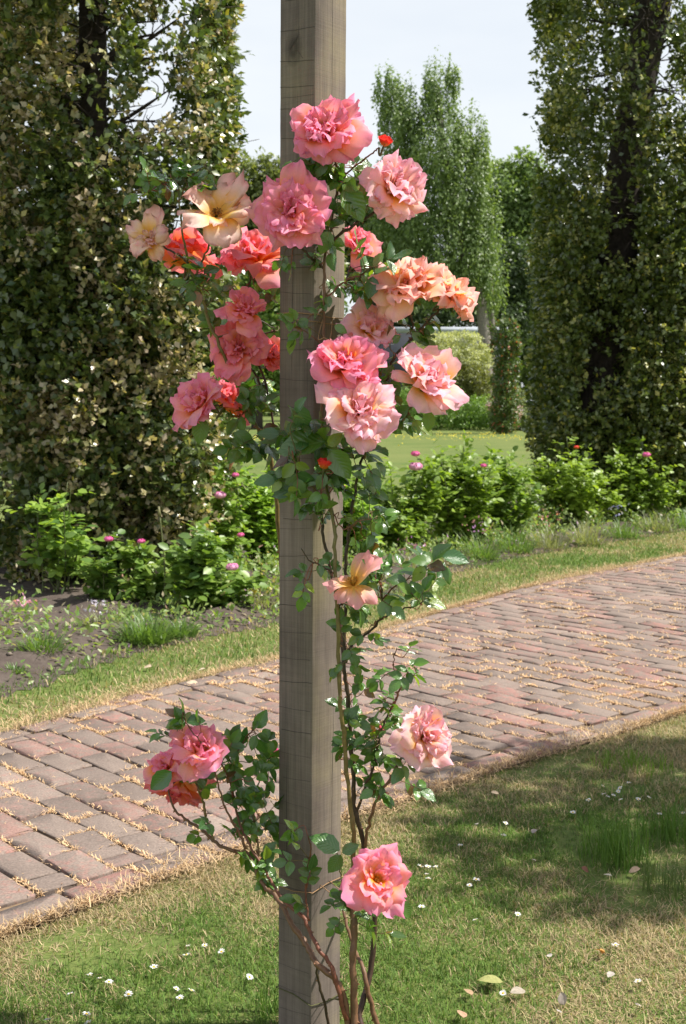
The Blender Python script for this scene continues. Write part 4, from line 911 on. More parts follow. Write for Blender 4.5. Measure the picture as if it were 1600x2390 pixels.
part('leaf_stalk', stalk.mesh('leaf_stalk', M_cane), rose)['kind'] = 'stuff'

# ---- twine round the post
def twine(zl, zr, label, rad=.0011, cane=None, col=(.36, .22, .12), full=True, knot=True):
    o_ = .003; corners = [(-o_, PW + o_), (-o_, PW * .5), (-o_, .0 - 0), (0, -o_), (PW * .5, -o_), (PW + o_, -o_), (PW + o_, PW + o_), (-o_, PW + o_)]
    pts = []
    for i, (s, t) in enumerate(corners):
        f = i / (len(corners) - 1); z = zr * (1 - abs(2 * f - 1)) * 0 + (zl if i in (4, 5, 6) else zr if i in (0, 1, 7) else (zl + zr) / 2)
        pts.append(post_pt(s, t, z + rnd.uniform(-.0015, .0015)))
    pts = np.array(pts); dn = []
    for a, b in zip(pts[:-1], pts[1:]):
        for k in range(6): dn.append(a + (b - a) * k / 6)
    dn.append(pts[-1]); mb = MB(); V, F = tube(np.array(dn), rad, rad, 6); mb.add(V, F, col)
    if cane is not None:
        cpt = np.array(P(*cane)); a = post_pt(0, PW * .3, zr); b = post_pt(0, PW * .6, zr)
        V, F = tube(catmull([a, cpt + [-.012, -.004, 0], cpt + [0, -.009, .001], cpt + [.012, -.002, 0], b], 5), rad, rad, 6); mb.add(V, F, col)
    me = mb.mesh('twine_tie', M_twine); top('twine_tie', me, label, 'twine', 'twine ties round the post')
twine(1.598, 1.588, 'thin tan twine wound round the post, upper of the pair among the upper blooms', cane=(756, 790, 2.575))
twine(1.583, 1.574, 'thin tan twine wound round the post, lower of the pair among the upper blooms')
twine(1.205, 1.232, 'loose tan twine round the post below the hanging red bud', cane=(750, 1160, 2.53))
twine(.352, .368, 'thin tan twine crossing the post beside the lowest pink bloom', cane=(820, 2110, 2.48), rad=.0009)
twine(.118, .100, 'greenish twine tied low round the foot of the post', col=(.11, .11, .05), cane=(790, 2330, 2.46))

# ================================================================== TREES AND BACKGROUND
def clipped_tree(cx, cy, rx, ry, h0, h1, nleaf, size, label, seed, fresh=.28, lean=0.0, holes=None, trunk_r=.13, parts=True, pal=None, density_top=1.0, noise_thr=.36, shell=.42):
    g = np.random.default_rng(seed)
    root = thing('clipped_tree', (cx, cy, 0), label, 'tree', None)
    # trunk and limbs
    tp = catmull([(cx - lean * .45, cy, -.1), (cx - lean * .35, cy, h1 * .3), (cx, cy, h1 * .6), (cx + lean * .8, cy, h1)], 8)
    mb = MB(); V, F = tube(tp, trunk_r * 1.25, trunk_r * .75, 14, .16, seed); mb.add(V, F, (.045, .036, .031)); part('trunk', mb.mesh('trunk', M_bark), root)
    br = MB()
    for k in range(150):
        z = g.uniform(h0, h1); a = g.uniform(0, 6.28); b = tp[np.abs(tp[:, 2] - z).argmin()]
        ln = g.uniform(.45, .86); e = np.array([cx + math.cos(a) * rx * ln, cy + math.sin(a) * ry * ln, z + g.uniform(-.15, .35)])
        m = (b + e) / 2 + g.normal(0, .07, 3); pts = catmull([b, m, e], 5); V, F = tube(pts, g.uniform(.012, .035), .004, 5, .3, k); br.add(V, F, (.055, .045, .038))
        for q in range(4):
            s = pts[g.integers(4, len(pts))]; e2 = s + g.normal(0, .16, 3) + (e - b) * .12; V, F = tube(catmull([s, (s + e2) / 2 + g.normal(0, .02, 3), e2], 3), .006, .002, 4); br.add(V, F, (.06, .05, .04))
    o = part('branch', br.mesh('branch', M_bark), root); o['kind'] = 'stuff'
    # sprigs in a shell
    ns = nleaf // 7; a = g.uniform(0, 2 * math.pi, ns * 2); z = g.uniform(h0, h1, ns * 2)
    sq = 1 / np.maximum(np.abs(np.cos(a)), np.abs(np.sin(a))) ** .45      # rounded square plan
    dep = np.abs(g.normal(0, shell * .5, ns * 2)); inner = (g.random(ns * 2) < .24) & (z < h1 * .52); dep = np.where(inner, g.uniform(.3, .75, ns * 2), dep); rr = np.clip(1 - dep, .1, 1.0) + g.normal(0, .02, ns * 2)
    rr = rr + .10 * (vnoise(a * 2 + 7, z, 2.2, 2) - .5); low = np.clip((z - h0) / .5, 0, 1); rr = rr * (.72 + .28 * low ** .5)
    p = np.stack([cx + np.cos(a) * rx * rr * sq + lean * 0, cy + np.sin(a) * ry * rr * sq, z], 1)
    dens = vnoise(a * 3.0 + 2, z + seed, 1.6, 3) * .55 + vnoise(a * 6.0, z + 3, 4.5, 2) * .45
    keep = (g.random(ns * 2) < np.clip((dens - noise_thr) * 7, .03, 1)) | inner
    if holes is not None:
        keep &= g.random(ns * 2) > holes(p)
    p = p[keep][:ns]; a = a[keep][:ns]
    out = np.stack([np.cos(a), np.sin(a), np.zeros(len(a))], 1)
    sd_ = nrmz(out * .7 + rand_unit(len(a), g) * .7 + np.array([0, 0, .45]))
    # leaves of each sprig
    k = 7; t = np.tile(np.linspace(.1, 1, k) ** .6, len(p)); P0 = np.repeat(p, k, 0); D0 = np.repeat(sd_, k, 0)
    pos = P0 + D0 * (t * size * 2.2)[:, None] + g.normal(0, size * .12, (len(P0), 3))
    dirs = nrmz(D0 * (.45 + .3 * t)[:, None] + rand_unit(len(P0), g) * .75); nr = nrmz(np.array([.25, -.15, .8]) + rand_unit(len(P0), g) * .75 + np.repeat(out, k, 0) * .4)
    isn = np.repeat(g.random(len(p)) < fresh * 2.1 * np.clip(vnoise(a * 1.3 + p[:, 1], p[:, 2], 2.4, 3) * 3.2 - 1.15, 0, 1.2), k) & (t > .25)
    pal = pal or [(.045, .085, .022), (.165, .20, .05), (.50, .39, .27), (.30, .30, .11), (.40, .36, .07)]
    u = g.random(len(pos))[:, None]; col = np.array(pal[0]) * (1 - u) + np.array(pal[1]) * u
    fc = np.array(pal[2]) * (1 - u) + np.array(pal[3]) * u; col = np.where(isn[:, None], fc, col)
    yl = g.random(len(pos)) < .03; col[yl] = pal[4]
    sz = size * g.uniform(.6, 1.25, len(pos)) * np.where(isn, .8, 1)
    nobj = 0
    if parts:
        score = pos[:, 1] + g.random(len(pos)) * .3; vis = (pos[:, 1] < cy - ry * .5) & (np.abs(pos[:, 0] / pos[:, 1]) < .272)
        idx = np.where(vis)[0]; idx = idx[np.argsort(-sz[idx])][:300]; T_, F_ = leaf_template('oval')
        vm = []
        for q in range(8):
            cc = np.array(pal[0]) * (1 - q / 7) + np.array(pal[1]) * q / 7
            if q > 5: cc = np.array(pal[2 + q - 6])
            vm.append(mesh_np('leaf', T_ * [1.05, 1, 1], F_, np.tile(cc, (len(T_), 1)), M_ilex))
        Yv = nrmz(dirs[idx]); Xv = nrmz(np.cross(Yv, nr[idx])); Zv = np.cross(Xv, Yv)
        for q, i in enumerate(idx):
            s = sz[i] * 1.1; x, y, zz = Xv[q] * s, Yv[q] * s, Zv[q] * s; w = pos[i]
            link('leaf', vm[(6 + q % 2) if isn[i] else q % 6], root, Matrix(((x[0], y[0], zz[0], w[0] - cx), (x[1], y[1], zz[1], w[1] - cy), (x[2], y[2], zz[2], w[2]), (0, 0, 0, 1))))
        m_ = np.ones(len(pos), bool); m_[idx] = False; pos, dirs, nr, sz, col = pos[m_], dirs[m_], nr[m_], sz[m_], col[m_]
    V, F, cc = scatter_leaves('small', pos, dirs, nr, sz, col, np.full(len(pos), 1.3))
    o = part('crown', mesh_np('crown', V, F, cc, M_ilex), root); o['kind'] = 'stuff'
    return root
def holesL(p):
    px = 800 + p[:, 0] / p[:, 1] * F_PX; h = p[:, 2]
    n = vnoise(px / 60, h * 2.6, 1.0, 2)
    a = np.where((h > 3.35) & (px > 235) & (px < 455), np.clip(.62 + (n - .45) * 3.2, .12, .95), np.where(h > 3.0, .15, 0))
    b = (h > 2.9 + .3 * n) & (np.abs(px - 222) < 42) & (p[:, 1] < 10); a = np.where(b, .88, a)
    return np.where((vnoise(px / 80 + 5, h * 1.6, 1.0, 2) < .30) & (h < 3), .85, a)
clipped_tree(-1.92, 9.9, 1.0, .95, .06, 5.3, 150000, .066, 'tall clipped evergreen column with pale new growth filling the left side', 31, fresh=.36, noise_thr=.37, holes=holesL, trunk_r=.12)
def holesR(p):
    px = 800 + p[:, 0] / p[:, 1] * F_PX; h = p[:, 2]; n = vnoise(px / 45, h * 2.6, 1.0, 3)
    a = np.where((h > 3.9) & (px > 1245), np.clip(.66 + (n - .5) * 2.6, .2, .95), np.where(h > 3.3, .35, 0))
    py = 930 - (h - 1.42) * F_PX / p[:, 1]; tx = 1385 + (1050 - py) * .115
    b = (np.abs(px - tx) < 42) & (p[:, 1] < 15.1) & (h > 1.0); return np.where(b, np.clip(.95 - (n < .42) * .6, 0, 1), a)
clipped_tree(3.35, 15.0, 1.02, 1.0, .40, 7.2, 150000, .066, 'tall clipped evergreen column with a leaning dark trunk on the right', 32, fresh=.16, lean=.55, noise_thr=.35, holes=holesR, trunk_r=.24, pal=[(.060, .095, .022), (.16, .20, .045), (.42, .42, .16), (.28, .29, .09), (.42, .38, .06)])
# the next column of the row, just out of the picture: its shade lies on the lawn
clipped_tree(4.15, 4.25, .95, .85, 1.3, 4.25, 26000, .07, 'next clipped evergreen column of the row beside the lawn, right of the picture', 33, parts=False, noise_thr=.30)

def tree(cx, cy, label, crown, nleaf, size, pal, seed, trunk=None, tcol=(.09, .075, .06), weep=0.0, cat='tree', name='tree', kind_mat=None, group=None, flat=.9):
    """crown: list of ellipsoids (x, y, z, rx, ry, rz) in world metres"""
    g = np.random.default_rng(seed); root = thing(name, (cx, cy, 0), label, cat, group)
    if trunk is not None:
        for tk in trunk:
            mb = MB(); V, F = tube(catmull(tk[0], 6), tk[1], tk[1] * .35, 8, .15, seed); mb.add(V, F, tcol); part('trunk', mb.mesh('trunk', M_bark), root)
    vol = np.array([c[3] * c[4] * c[5] for c in crown]) ** .67; vol /= vol.sum(); P_ = []; N_ = []
    for c, w in zip(crown, vol):
        m = int(nleaf * w); v = rand_unit(m, g); r = g.random(m) ** .28; e = np.array(c[3:6])
        ncl = max(8, m // 60); cl = rand_unit(ncl, g) * (g.random(ncl) ** .33)[:, None]; ci = g.integers(ncl, size=m)
        q = np.where(g.random(m)[:, None] < (.93 if weep else .72), cl[ci] * 1.0 + g.normal(0, .13, (m, 3)) * ([.7, .7, 1.8] if weep else [1, 1, 1]), v * r[:, None])
        if weep: q[:, 2] -= weep * g.random(m) * (np.linalg.norm(q[:, :2], axis=1)); 
        P_.append(np.array(c[:3]) + q * e); N_.append(nrmz(q * e + 1e-6))
    pos = np.concatenate(P_); no = np.concatenate(N_); k = pos[:, 2] > .05; pos, no = pos[k], no[k]; m = len(pos)
    up = np.array([0, 0, -1.0 if weep else .25]); dirs = nrmz(no * .5 + rand_unit(m, g) * .8 + up * (.8 if weep else .3)); nr = nrmz(no * .6 + np.array([.2, -.1, .6]) + rand_unit(m, g) * .6)
    u = g.random(m)[:, None] * .6 + .4 * vnoise(pos[:, 0] * .7 + pos[:, 1], pos[:, 2], 1.1, 2)[:, None]; col = np.array(pal[0]) * (1 - u) + np.array(pal[1]) * u
    if len(pal) > 2:
        s = g.random(m) < pal[3]; col[s] = pal[2]
    V, F, cc = scatter_leaves('small', pos, dirs, nr, size * g.uniform(.6, 1.3, m), col)
    o = part('crown' if cat == 'tree' else 'foliage', mesh_np('crown', V, F, cc, kind_mat or M_foliage), root); o['kind'] = 'stuff'
    return root
def wx(px, Y): return (px - 800) / F_PX * Y * 1.0
def wz(py, Y): return P(800, py, Y).z
def E(px, py, Y, rpx, rpy, ry=None):
    s = Y / F_PX; return (wx(px, Y), Y, wz(py, Y), rpx * s, (ry if ry else rpx * s), rpy * s)
# weeping birch
Yb = 62
tree(wx(985, Yb), Yb, 'tall weeping birch with a ragged two pointed top beyond the lawn',
     [E(905, 210, Yb, 36, 55), E(940, 255, Yb, 60, 65), E(1015, 215, Yb, 44, 70), E(1050, 190, Yb, 22, 45), E(930, 330, Yb, 48, 70), E(1010, 330, Yb, 85, 90), E(1090, 310, Yb, 45, 60), E(985, 450, Yb, 85, 100), E(1075, 440, Yb, 62, 110),
      E(1000, 570, Yb, 75, 90), E(1080, 580, Yb, 70, 100), E(1125, 520, Yb, 46, 120), E(1030, 650, Yb, 60, 50), E(920, 430, Yb, 55, 90), E(900, 540, Yb, 50, 90), E(950, 620, Yb, 70, 70), E(1130, 640, Yb, 50, 80), E(1105, 380, Yb, 40, 70)], 66000, .17,
     [(.10, .165, .05), (.23, .31, .10)], 41, trunk=[([(wx(1140, Yb), Yb, 0), (wx(1120, Yb), Yb, wz(720, Yb)), (wx(1080, Yb), Yb, wz(600, Yb)), (wx(1030, Yb), Yb, wz(350, Yb)), (wx(1015, Yb), Yb, wz(200, Yb))], .34),
                                                 ([(wx(1165, Yb), Yb + 3, 0), (wx(1160, Yb), Yb + 3, wz(720, Yb)), (wx(1150, Yb), Yb + 3, wz(560, Yb))], .22)], tcol=(.20, .18, .155), weep=.6)
Y2 = 85
def E2(px, py, Y, rpx, rpy): return E(px, py, Y, rpx, rpy)
tree(wx(1190, Y2), Y2, 'broad bright green tree behind the weeping birch', [E(1150, 450, Y2, 60, 70), E(1205, 420, Y2, 50, 60), E(1170, 470, Y2, 70, 80), E(1235, 450, Y2, 60, 80), E(1130, 560, Y2, 70, 80), E(1190, 590, Y2, 80, 90), E(1270, 500, Y2, 70, 90), E(1200, 680, Y2, 70, 70), E(1290, 650, Y2, 90, 100)], 24000, .34, [(.10, .17, .05), (.21, .29, .09)], 42, trunk=[([(wx(1190, Y2), Y2, 0), (wx(1190, Y2), Y2, 8)], .4)])
tree(wx(880, 78), 78, 'dark rounded tree left of the weeping birch', [E(860, 500, 78, 70, 80), E(920, 560, 78, 70, 80), E(850, 620, 78, 80, 80), E(930, 670, 78, 80, 60), E(800, 560, 78, 70, 90)], 22000, .32, [(.10, .16, .055), (.20, .26, .09)], 43, trunk=[([(wx(870, 78), 78, 0), (wx(870, 78), 78, 8)], .4)])
tree(wx(590, 70), 70, 'round olive green tree between the left column and the post', [E(560, 430, 70, 60, 75), E(620, 450, 70, 60, 75), E(660, 470, 70, 60, 80), E(540, 520, 70, 60, 90), E(620, 560, 70, 80, 90), E(700, 540, 70, 70, 90), E(720, 640, 70, 80, 80)], 26000, .30, [(.11, .155, .05), (.25, .28, .10)], 44, trunk=[([(wx(590, 70), 70, 0), (wx(590, 70), 70, 7)], .4)])
tree(wx(600, 58), 58, 'bright green bushy tree low behind the left blooms', [E(560, 660, 58, 60, 80), E(620, 620, 58, 50, 70), E(600, 760, 58, 80, 90), E(660, 720, 58, 70, 100), E(590, 870, 58, 90, 90), E(690, 850, 58, 80, 90)], 24000, .26, [(.12, .20, .04), (.24, .34, .08)], 45, trunk=[([(wx(600, 58), 58, 0), (wx(600, 58), 58, 5)], .3)])
tree(wx(1100, 80), 80, 'dark evergreen shrub mass below the birch crown', [E(1060, 720, 80, 70, 45), E(1130, 710, 80, 70, 50), E(980, 730, 80, 80, 45), E(900, 740, 80, 80, 50), E(1190, 730, 80, 70, 60), E(1160, 640, 80, 60, 80), E(1230, 650, 80, 60, 90), E(1100, 660, 80, 60, 60), E(960, 650, 80, 60, 50)], 20000, .30, [(.05, .085, .035), (.09, .13, .05)], 46, trunk=[([(wx(1100, 80), 80, 0), (wx(1100, 80), 80, 5)], .3)])
# grey flat roofed building seen through the gap
Yw = 72
hs = thing('garden_building', (wx(1050, Yw), Yw, 0), 'low dark grey building with a pale flat roof edge behind the shrubs', 'building')
def box(x0, x1, y0, y1, z0, z1):
    V = [(x0, y0, z0), (x1, y0, z0), (x1, y1, z0), (x0, y1, z0), (x0, y0, z1), (x1, y0, z1), (x1, y1, z1), (x0, y1, z1)]
    F = [(0, 1, 5, 4), (1, 2, 6, 5), (2, 3, 7, 6), (3, 0, 4, 7), (4, 5, 6, 7), (0, 3, 2, 1)]; return V, F
mb = MB(); mb.add(*box(wx(820, Yw), wx(1175, Yw), Yw, Yw + 6, 0, wz(777, Yw)), (.075, .08, .10)); part('wall', mb.mesh('wall', M_plain, False), hs)
mb = MB(); mb.add(*box(wx(815, Yw), wx(1180, Yw), Yw - .4, Yw + 6.4, wz(777, Yw), wz(764, Yw)), (.42, .45, .50)); part('roof', mb.mesh('roof', M_plain, False), hs)
# shrubs beyond the lawn
Ys = 57
SH = [('variegated_shrub', 'pale cream variegated shrub in tiers in front of the grey building', 1060, [(1010, 800, 50, 26), (1070, 795, 50, 22), (1040, 830, 70, 30), (1110, 830, 40, 24), (1090, 850, 55, 25), (1000, 845, 50, 30)], [(.32, .36, .18), (.55, .56, .32)], 60),
      ('olive_shrub', 'olive green rounded shrub under the cream variegated one', 1100, [(1100, 885, 48, 38), (1050, 890, 50, 35), (1120, 910, 35, 40), (1000, 900, 60, 40), (1060, 950, 60, 40)], [(.10, .12, .035), (.25, .26, .07)], 59),
      ('leafy_shrub', 'fresh green billowing shrub at the far edge of the lawn', 1090, [(1050, 960, 55, 45), (1110, 965, 50, 42), (1000, 970, 60, 40), (950, 960, 60, 50), (890, 950, 60, 60), (1090, 985, 60, 25)], [(.11, .20, .04), (.21, .33, .06)], 56),
      ('grey_leaf_shrub', 'grey green plants at the lawn edge beside the right column', 1190, [(1180, 985, 35, 24), (1215, 985, 35, 30), (1190, 930, 30, 30)], [(.14, .18, .09), (.22, .26, .14)], 55)]
for i, (nm, lab, cxp, els, pal, Y) in enumerate(SH):
    tree(wx(cxp, Y), Y, lab, [E(a, b, Y, c, d) for a, b, c, d in els], 15000, .13, pal, 60 + i, cat='shrub', name=nm)
tree(wx(1180, 50), 50, 'narrow clipped green column with reddish tips left of the right column', [E(1178, y, 50, 34, 34) for y in (775, 810, 850, 890, 930, 965, 990)], 11000, .12, [(.06, .11, .025), (.13, .18, .04), (.42, .14, .07), .07], 70, trunk=[([(wx(1178, 50), 50, 0), (wx(1178, 50), 50, 3)], .1)], name='column_shrub', cat='shrub')
tree(wx(1190, 53), 53, 'mauve flowering clump at the edge of the lawn', [E(1165, 950, 53, 26, 24), E(1195, 960, 53, 26, 18)], 2500, .10, [(.16, .19, .09), (.22, .24, .12), (.60, .36, .50), .4], 71, cat='flowers', name='flower_clump')
# backdrop woods: one far-off mass that closes the view low down on both sides
g = np.random.default_rng(72); mbw = MB()
for i in range(16):
    x0 = -62 + i * 8.4 + g.uniform(-1, 1); Y = g.uniform(96, 112); h = g.uniform(7.5, 10.5); m = 4200
    el = [(x0 + g.uniform(-2, 2), Y, h * .55, 4.5, 3, h * .42), (x0 + g.uniform(-3, 3), Y, h * .3, 5.5, 3, h * .34), (x0 + g.uniform(-3, 3), Y - 1, h * .75, 3, 2.5, h * .25)]
    for c in el:
        v = rand_unit(m // 3, g); pos = np.array(c[:3]) + v * np.array(c[3:6]) * (g.random(m // 3) ** .3)[:, None]; u = g.random(m // 3)[:, None]
        V, F, cc = scatter_leaves('small', pos, rand_unit(len(pos), g), nrmz(v + rand_unit(len(pos), g) * .5), .6 * g.uniform(.6, 1.3, len(pos)), np.array([.07, .11, .035]) * (1 - u) + np.array([.13, .18, .06]) * u); mbw.add(V, F, cc)
o = link('far_woodland', mbw.mesh('far_woodland', M_foliage)); tag(o, kind='stuff', label='belt of far woodland behind the garden trees', cat='woodland')
# buttercups on the far lawn
n = 1300; x = g.uniform(-4, 9, n); y = g.normal(44, 3.0, n); 
k = vnoise(x, y, .6, 2) > .48; x, y = x[k], y[k]; n = len(x)
V, F, cc = scatter_leaves('small', np.stack([x, y, g.uniform(.05, .12, n)], 1), rand_unit(n, g), np.tile([0, -.3, 1.0], (n, 1)), np.full(n, .07), np.tile([.70, .58, .05], (n, 1)))
o = link('buttercups', mesh_np('buttercups', V, F, cc, M_flower)); tag(o, kind='stuff', label='band of yellow buttercups across the far lawn', cat='flowers')

# ---- flower bed
PB = [(.09, .17, .03), (.17, .28, .045)]
def bush(cx, cy, r, h, n, size, pal, seed, label, buds=(), name='rose_bush', cat='rose bush', group=None, stems=9, kind='oval', leaf_parts=0, bare=.22):
    g = np.random.default_rng(seed); root = thing(name, (cx, cy, 0), label, cat, group)
    mb = MB(); pos = []; dirs = []; tips = []
    for k in range(stems):
        a = g.uniform(0, 6.28); q = g.random() ** .5 * r; e = np.array([cx + math.cos(a) * q, cy + math.sin(a) * q * .8, h * g.uniform(.45, 1.05) * (1 - .25 * (q / r) ** 2)])
        b = np.array([cx + g.normal(0, r * .18), cy + g.normal(0, r * .15), .02]); m = (b + e) / 2 + g.normal(0, r * .12, 3); w = catmull([b, m, e], 8); V, F = tube(w, .007, .003, 5); mb.add(V, F, (.09, .11, .035)); tips.append(w)
    part('stem', mb.mesh('stem', M_cane), root)
    ns = max(1, int(n * 2.6) // (7 * stems))
    for w in tips:
        for s in range(ns):
            t = g.uniform(bare * .7, 1.0) ; p = w[int(t * (len(w) - 1))]; d = rand_unit(1, g)[0] * np.array([1, 1, .4]) + [0, 0, .35]; d /= np.linalg.norm(d)
            L_ = g.uniform(.07, .20) * (r / .35) ** .5
            for q in range(7):
                f = (q + 1) / 7; pos.append(p + d * L_ * f + g.normal(0, .012, 3)); sd_ = (-1) ** q; dirs.append(d * .5 + sd_ * np.cross(d, [0, 0, 1]) * .8 + g.normal(0, .25, 3) + [0, 0, -.1])
    pos = np.array(pos); dirs = np.array(dirs); m = len(pos); nr = nrmz(np.array([.2, -.25, .9]) + rand_unit(m, g) * .5)
    pos[:, 2] = np.maximum(pos[:, 2], .05)
    u = g.random(m)[:, None]; col = np.array(pal[0]) * (1 - u) + np.array(pal[1]) * u; sz = size * g.uniform(.6, 1.25, m)
    if leaf_parts:
        idx = np.argsort(-sz + (pos[:, 1] - cy) * .02)[:leaf_parts]; T_, F_ = leaf_template('oval'); vm = [mesh_np('leaf', T_ * [1.25, 1, 1], F_, np.tile(np.array(pal[0]) * (1 - q / 3) + np.array(pal[1]) * q / 3, (7, 1)), M_foliage) for q in range(4)]
        Yv = nrmz(dirs[idx]); Xv = nrmz(np.cross(Yv, nr[idx])); Zv = np.cross(Xv, Yv)
        for q, i in enumerate(idx):
            s = sz[i]; x, y, zz = Xv[q] * s, Yv[q] * s, Zv[q] * s; w = pos[i]
            link('leaf', vm[q % 4], root, Matrix(((x[0], y[0], zz[0], w[0] - cx), (x[1], y[1], zz[1], w[1] - cy), (x[2], y[2], zz[2], w[2]), (0, 0, 0, 1))))
        m_ = np.ones(m, bool); m_[idx] = False; pos, dirs, nr, sz, col = pos[m_], dirs[m_], nr[m_], sz[m_], col[m_]
    if len(pos):
        V, F, cc = scatter_leaves(kind, pos, dirs, nr, sz, col * np.array([1.75, 1.6, 1.15]), np.full(len(pos), 1.3)); o = part('foliage', mesh_np('foliage', V, F, cc, M_foliage), root); o['kind'] = 'stuff'
    for (px, py, rp, tn) in buds:
        c = P(px, py, cy - r * .6); Rr = rp * .78 * cy / F_PX; gb = np.random.default_rng(int(px)); mb = MB()
        for ri, (nn, l, b0, b1, w_) in enumerate([(6, 2.9, 95, -120, .30), (6, 2.6, 85, -115, .28), (5, 2.2, 70, -100, .26)]):
            for k in range(nn):
                Pp, F, cc = petal(k * 6.283 / nn + ri, l * Rr, l * Rr * w_, R(b0), R(b1), Rr * .06, -Rr * .5 + ri * Rr * .05, TONES[tn], gb, 5, 5, .5, .03, .03); mb.add(Pp, F, cc)
        ob = link('bloom', mb.mesh('bloom', M_flower), root, Matrix.Translation(c - root.location))
        b = min((w[-1] for w in tips), key=lambda q: np.linalg.norm(q - np.array(c))); mb = MB(); V, F = tube(catmull([b - [0, 0, .1], (b + np.array(c)) / 2 - [0, 0, .02], np.array(c) - [0, 0, Rr * .4]], 5), .003, .002, 5); mb.add(V, F, (.09, .12, .04)); part('flower_stalk', mb.mesh('flower_stalk', M_cane), root)
    return root
def bpos(px, py): q = G(px, py); return q.x, q.y
LG = 'rose bushes of the flower bed behind the path'
def B(px, py, rpx, toppy, n, size, pal, seed, label, buds=(), **kw):
    x, y = bpos(px, py); s = y / F_PX; h = (CAMH + ray(px, toppy).z / ray(px, toppy).y * y) * 1.20
    kw.setdefault('group', LG)
    return bush(x, y, rpx * s, h, n, size, pal, seed, label, buds, **kw)
B(120, 1405, 95, 1140, 260, .075, [(.10, .19, .045), (.19, .29, .07)], 101, 'pale green rose bush without flowers at the far left of the bed', leaf_parts=150, stems=7, bare=.45)
B(-15, 1330, 50, 1250, 90, .08, [(.11, .2, .045), (.2, .3, .07)], 102, 'bush cut by the left edge of the picture', stems=4)
B(255, 1425, 60, 1275, 190, .07, [(.06, .125, .035), (.12, .19, .055)], 103, 'small rose bush with one pink bud near the dark gap', [(253, 1260, 10, 'magenta')], stems=5)
B(340, 1425, 60, 1270, 220, .075, [(.07, .14, .035), (.14, .21, .055)], 104, 'small rose bush with one pointed cerise bud', [(329, 1265, 9, 'magenta')], stems=5)
B(505, 1440, 110, 1270, 700, .075, [(.06, .125, .03), (.13, .21, .05)], 105, 'leafy rose bush with a round pink bloom just left of the post', [(541, 1326, 14, 'palepink')], leaf_parts=120)
B(500, 1365, 100, 1110, 900, .07, [(.07, .14, .03), (.15, .24, .05)], 106, 'taller rose bush with a mauve bloom below the hanging left cluster', [(513, 1158, 13, 'palepink'), (549, 1110, 8, 'magenta'), (561, 1250, 8, 'magenta')], stems=12)
B(620, 1340, 90, 1090, 900, .07, [(.08, .16, .03), (.17, .28, .05)], 107, 'bright green rose bush half hidden by the left side of the post', stems=12)
B(700, 1330, 80, 1090, 500, .07, PB, 108, 'rose bush standing right behind the wooden post')
B(800, 1325, 90, 1100, 800, .07, PB, 109, 'rose bush showing between the canes right of the post', stems=12)
B(925, 1300, 105, 1065, 1300, .068, [(.07, .13, .028), (.15, .235, .045)], 110, 'rose bush with one pale and one cerise bloom right of the lower canes', [(970, 1092, 15, 'palepink'), (969, 1061, 10, 'magenta')], stems=16)
B(1060, 1285, 115, 1048, 1700, .068, [(.07, .13, .028), (.15, .235, .045)], 111, 'large rose bush with one tiny cerise bud in the middle of the bed', [(1128, 1088, 7, 'magenta')], stems=18)
B(1165, 1270, 90, 1070, 1200, .068, [(.06, .12, .025), (.14, .225, .042)], 112, 'flowerless green rose bush left of the gap under the right column', stems=14)
B(1330, 1240, 110, 1060, 1500, .068, [(.085, .145, .03), (.17, .26, .05)], 113, 'rose bush with a small red flower in front of the leaning trunk', [(1345, 1045, 6, 'red')], stems=18)
B(1470, 1225, 120, 1060, 1700, .068, [(.08, .14, .03), (.16, .25, .05)], 114, 'rose bush with a bright cerise bloom at the right of the bed', [(1508, 1063, 9, 'magenta')], stems=18)
B(1600, 1210, 100, 1050, 1100, .068, [(.075, .13, .03), (.15, .24, .05)], 115, 'rose bush cut by the right edge of the picture', [(1592, 1050, 7, 'deep')], stems=14)
# clumps of narrow leaves
def clump(px, py, rpx, hpx, n, pal, seed, label, name='perennial_clump', fl=None, width=.006):
    x, y = bpos(px, py); s = y / F_PX; g = np.random.default_rng(seed); r = rpx * s; h = hpx * s
    a = g.uniform(0, 6.28, n); q = g.random(n) ** .6; bx = x + np.cos(a) * q * r * .85; by = y + np.sin(a) * q * r * .6
    lean = np.clip(q * .55 + np.abs(g.normal(0, .45, n)), 0, 1.35); a = a + g.normal(0, .9, n); u = g.random(n)[:, None]
    V, F, cc = blades(bx, by, h * g.uniform(.25, 1.15, n), np.full(n, width) * g.uniform(.6, 1.3, n), lean, np.array(pal[0]) * (1 - u) + np.array(pal[1]) * u, .01, g, .5, a)
    mb = MB(); mb.add(V, F, cc)
    if fl is not None:
        m = 26; p = np.stack([x + g.normal(0, r * .4, m), y + g.normal(0, r * .3, m), h * g.uniform(.7, 1.15, m)], 1)
        V, F, cc = scatter_leaves('oval', p, rand_unit(m, g), rand_unit(m, g), np.full(m, .03), np.tile(fl, (m, 1))); mb.add(V, F, cc)
    return top(name, mb.mesh(name, M_foliage), label, 'plant', 'low plants along the front of the bed')
gc = [(.09, .17, .04), (.17, .27, .07)]; gg2 = [(.16, .19, .09), (.30, .32, .17)]
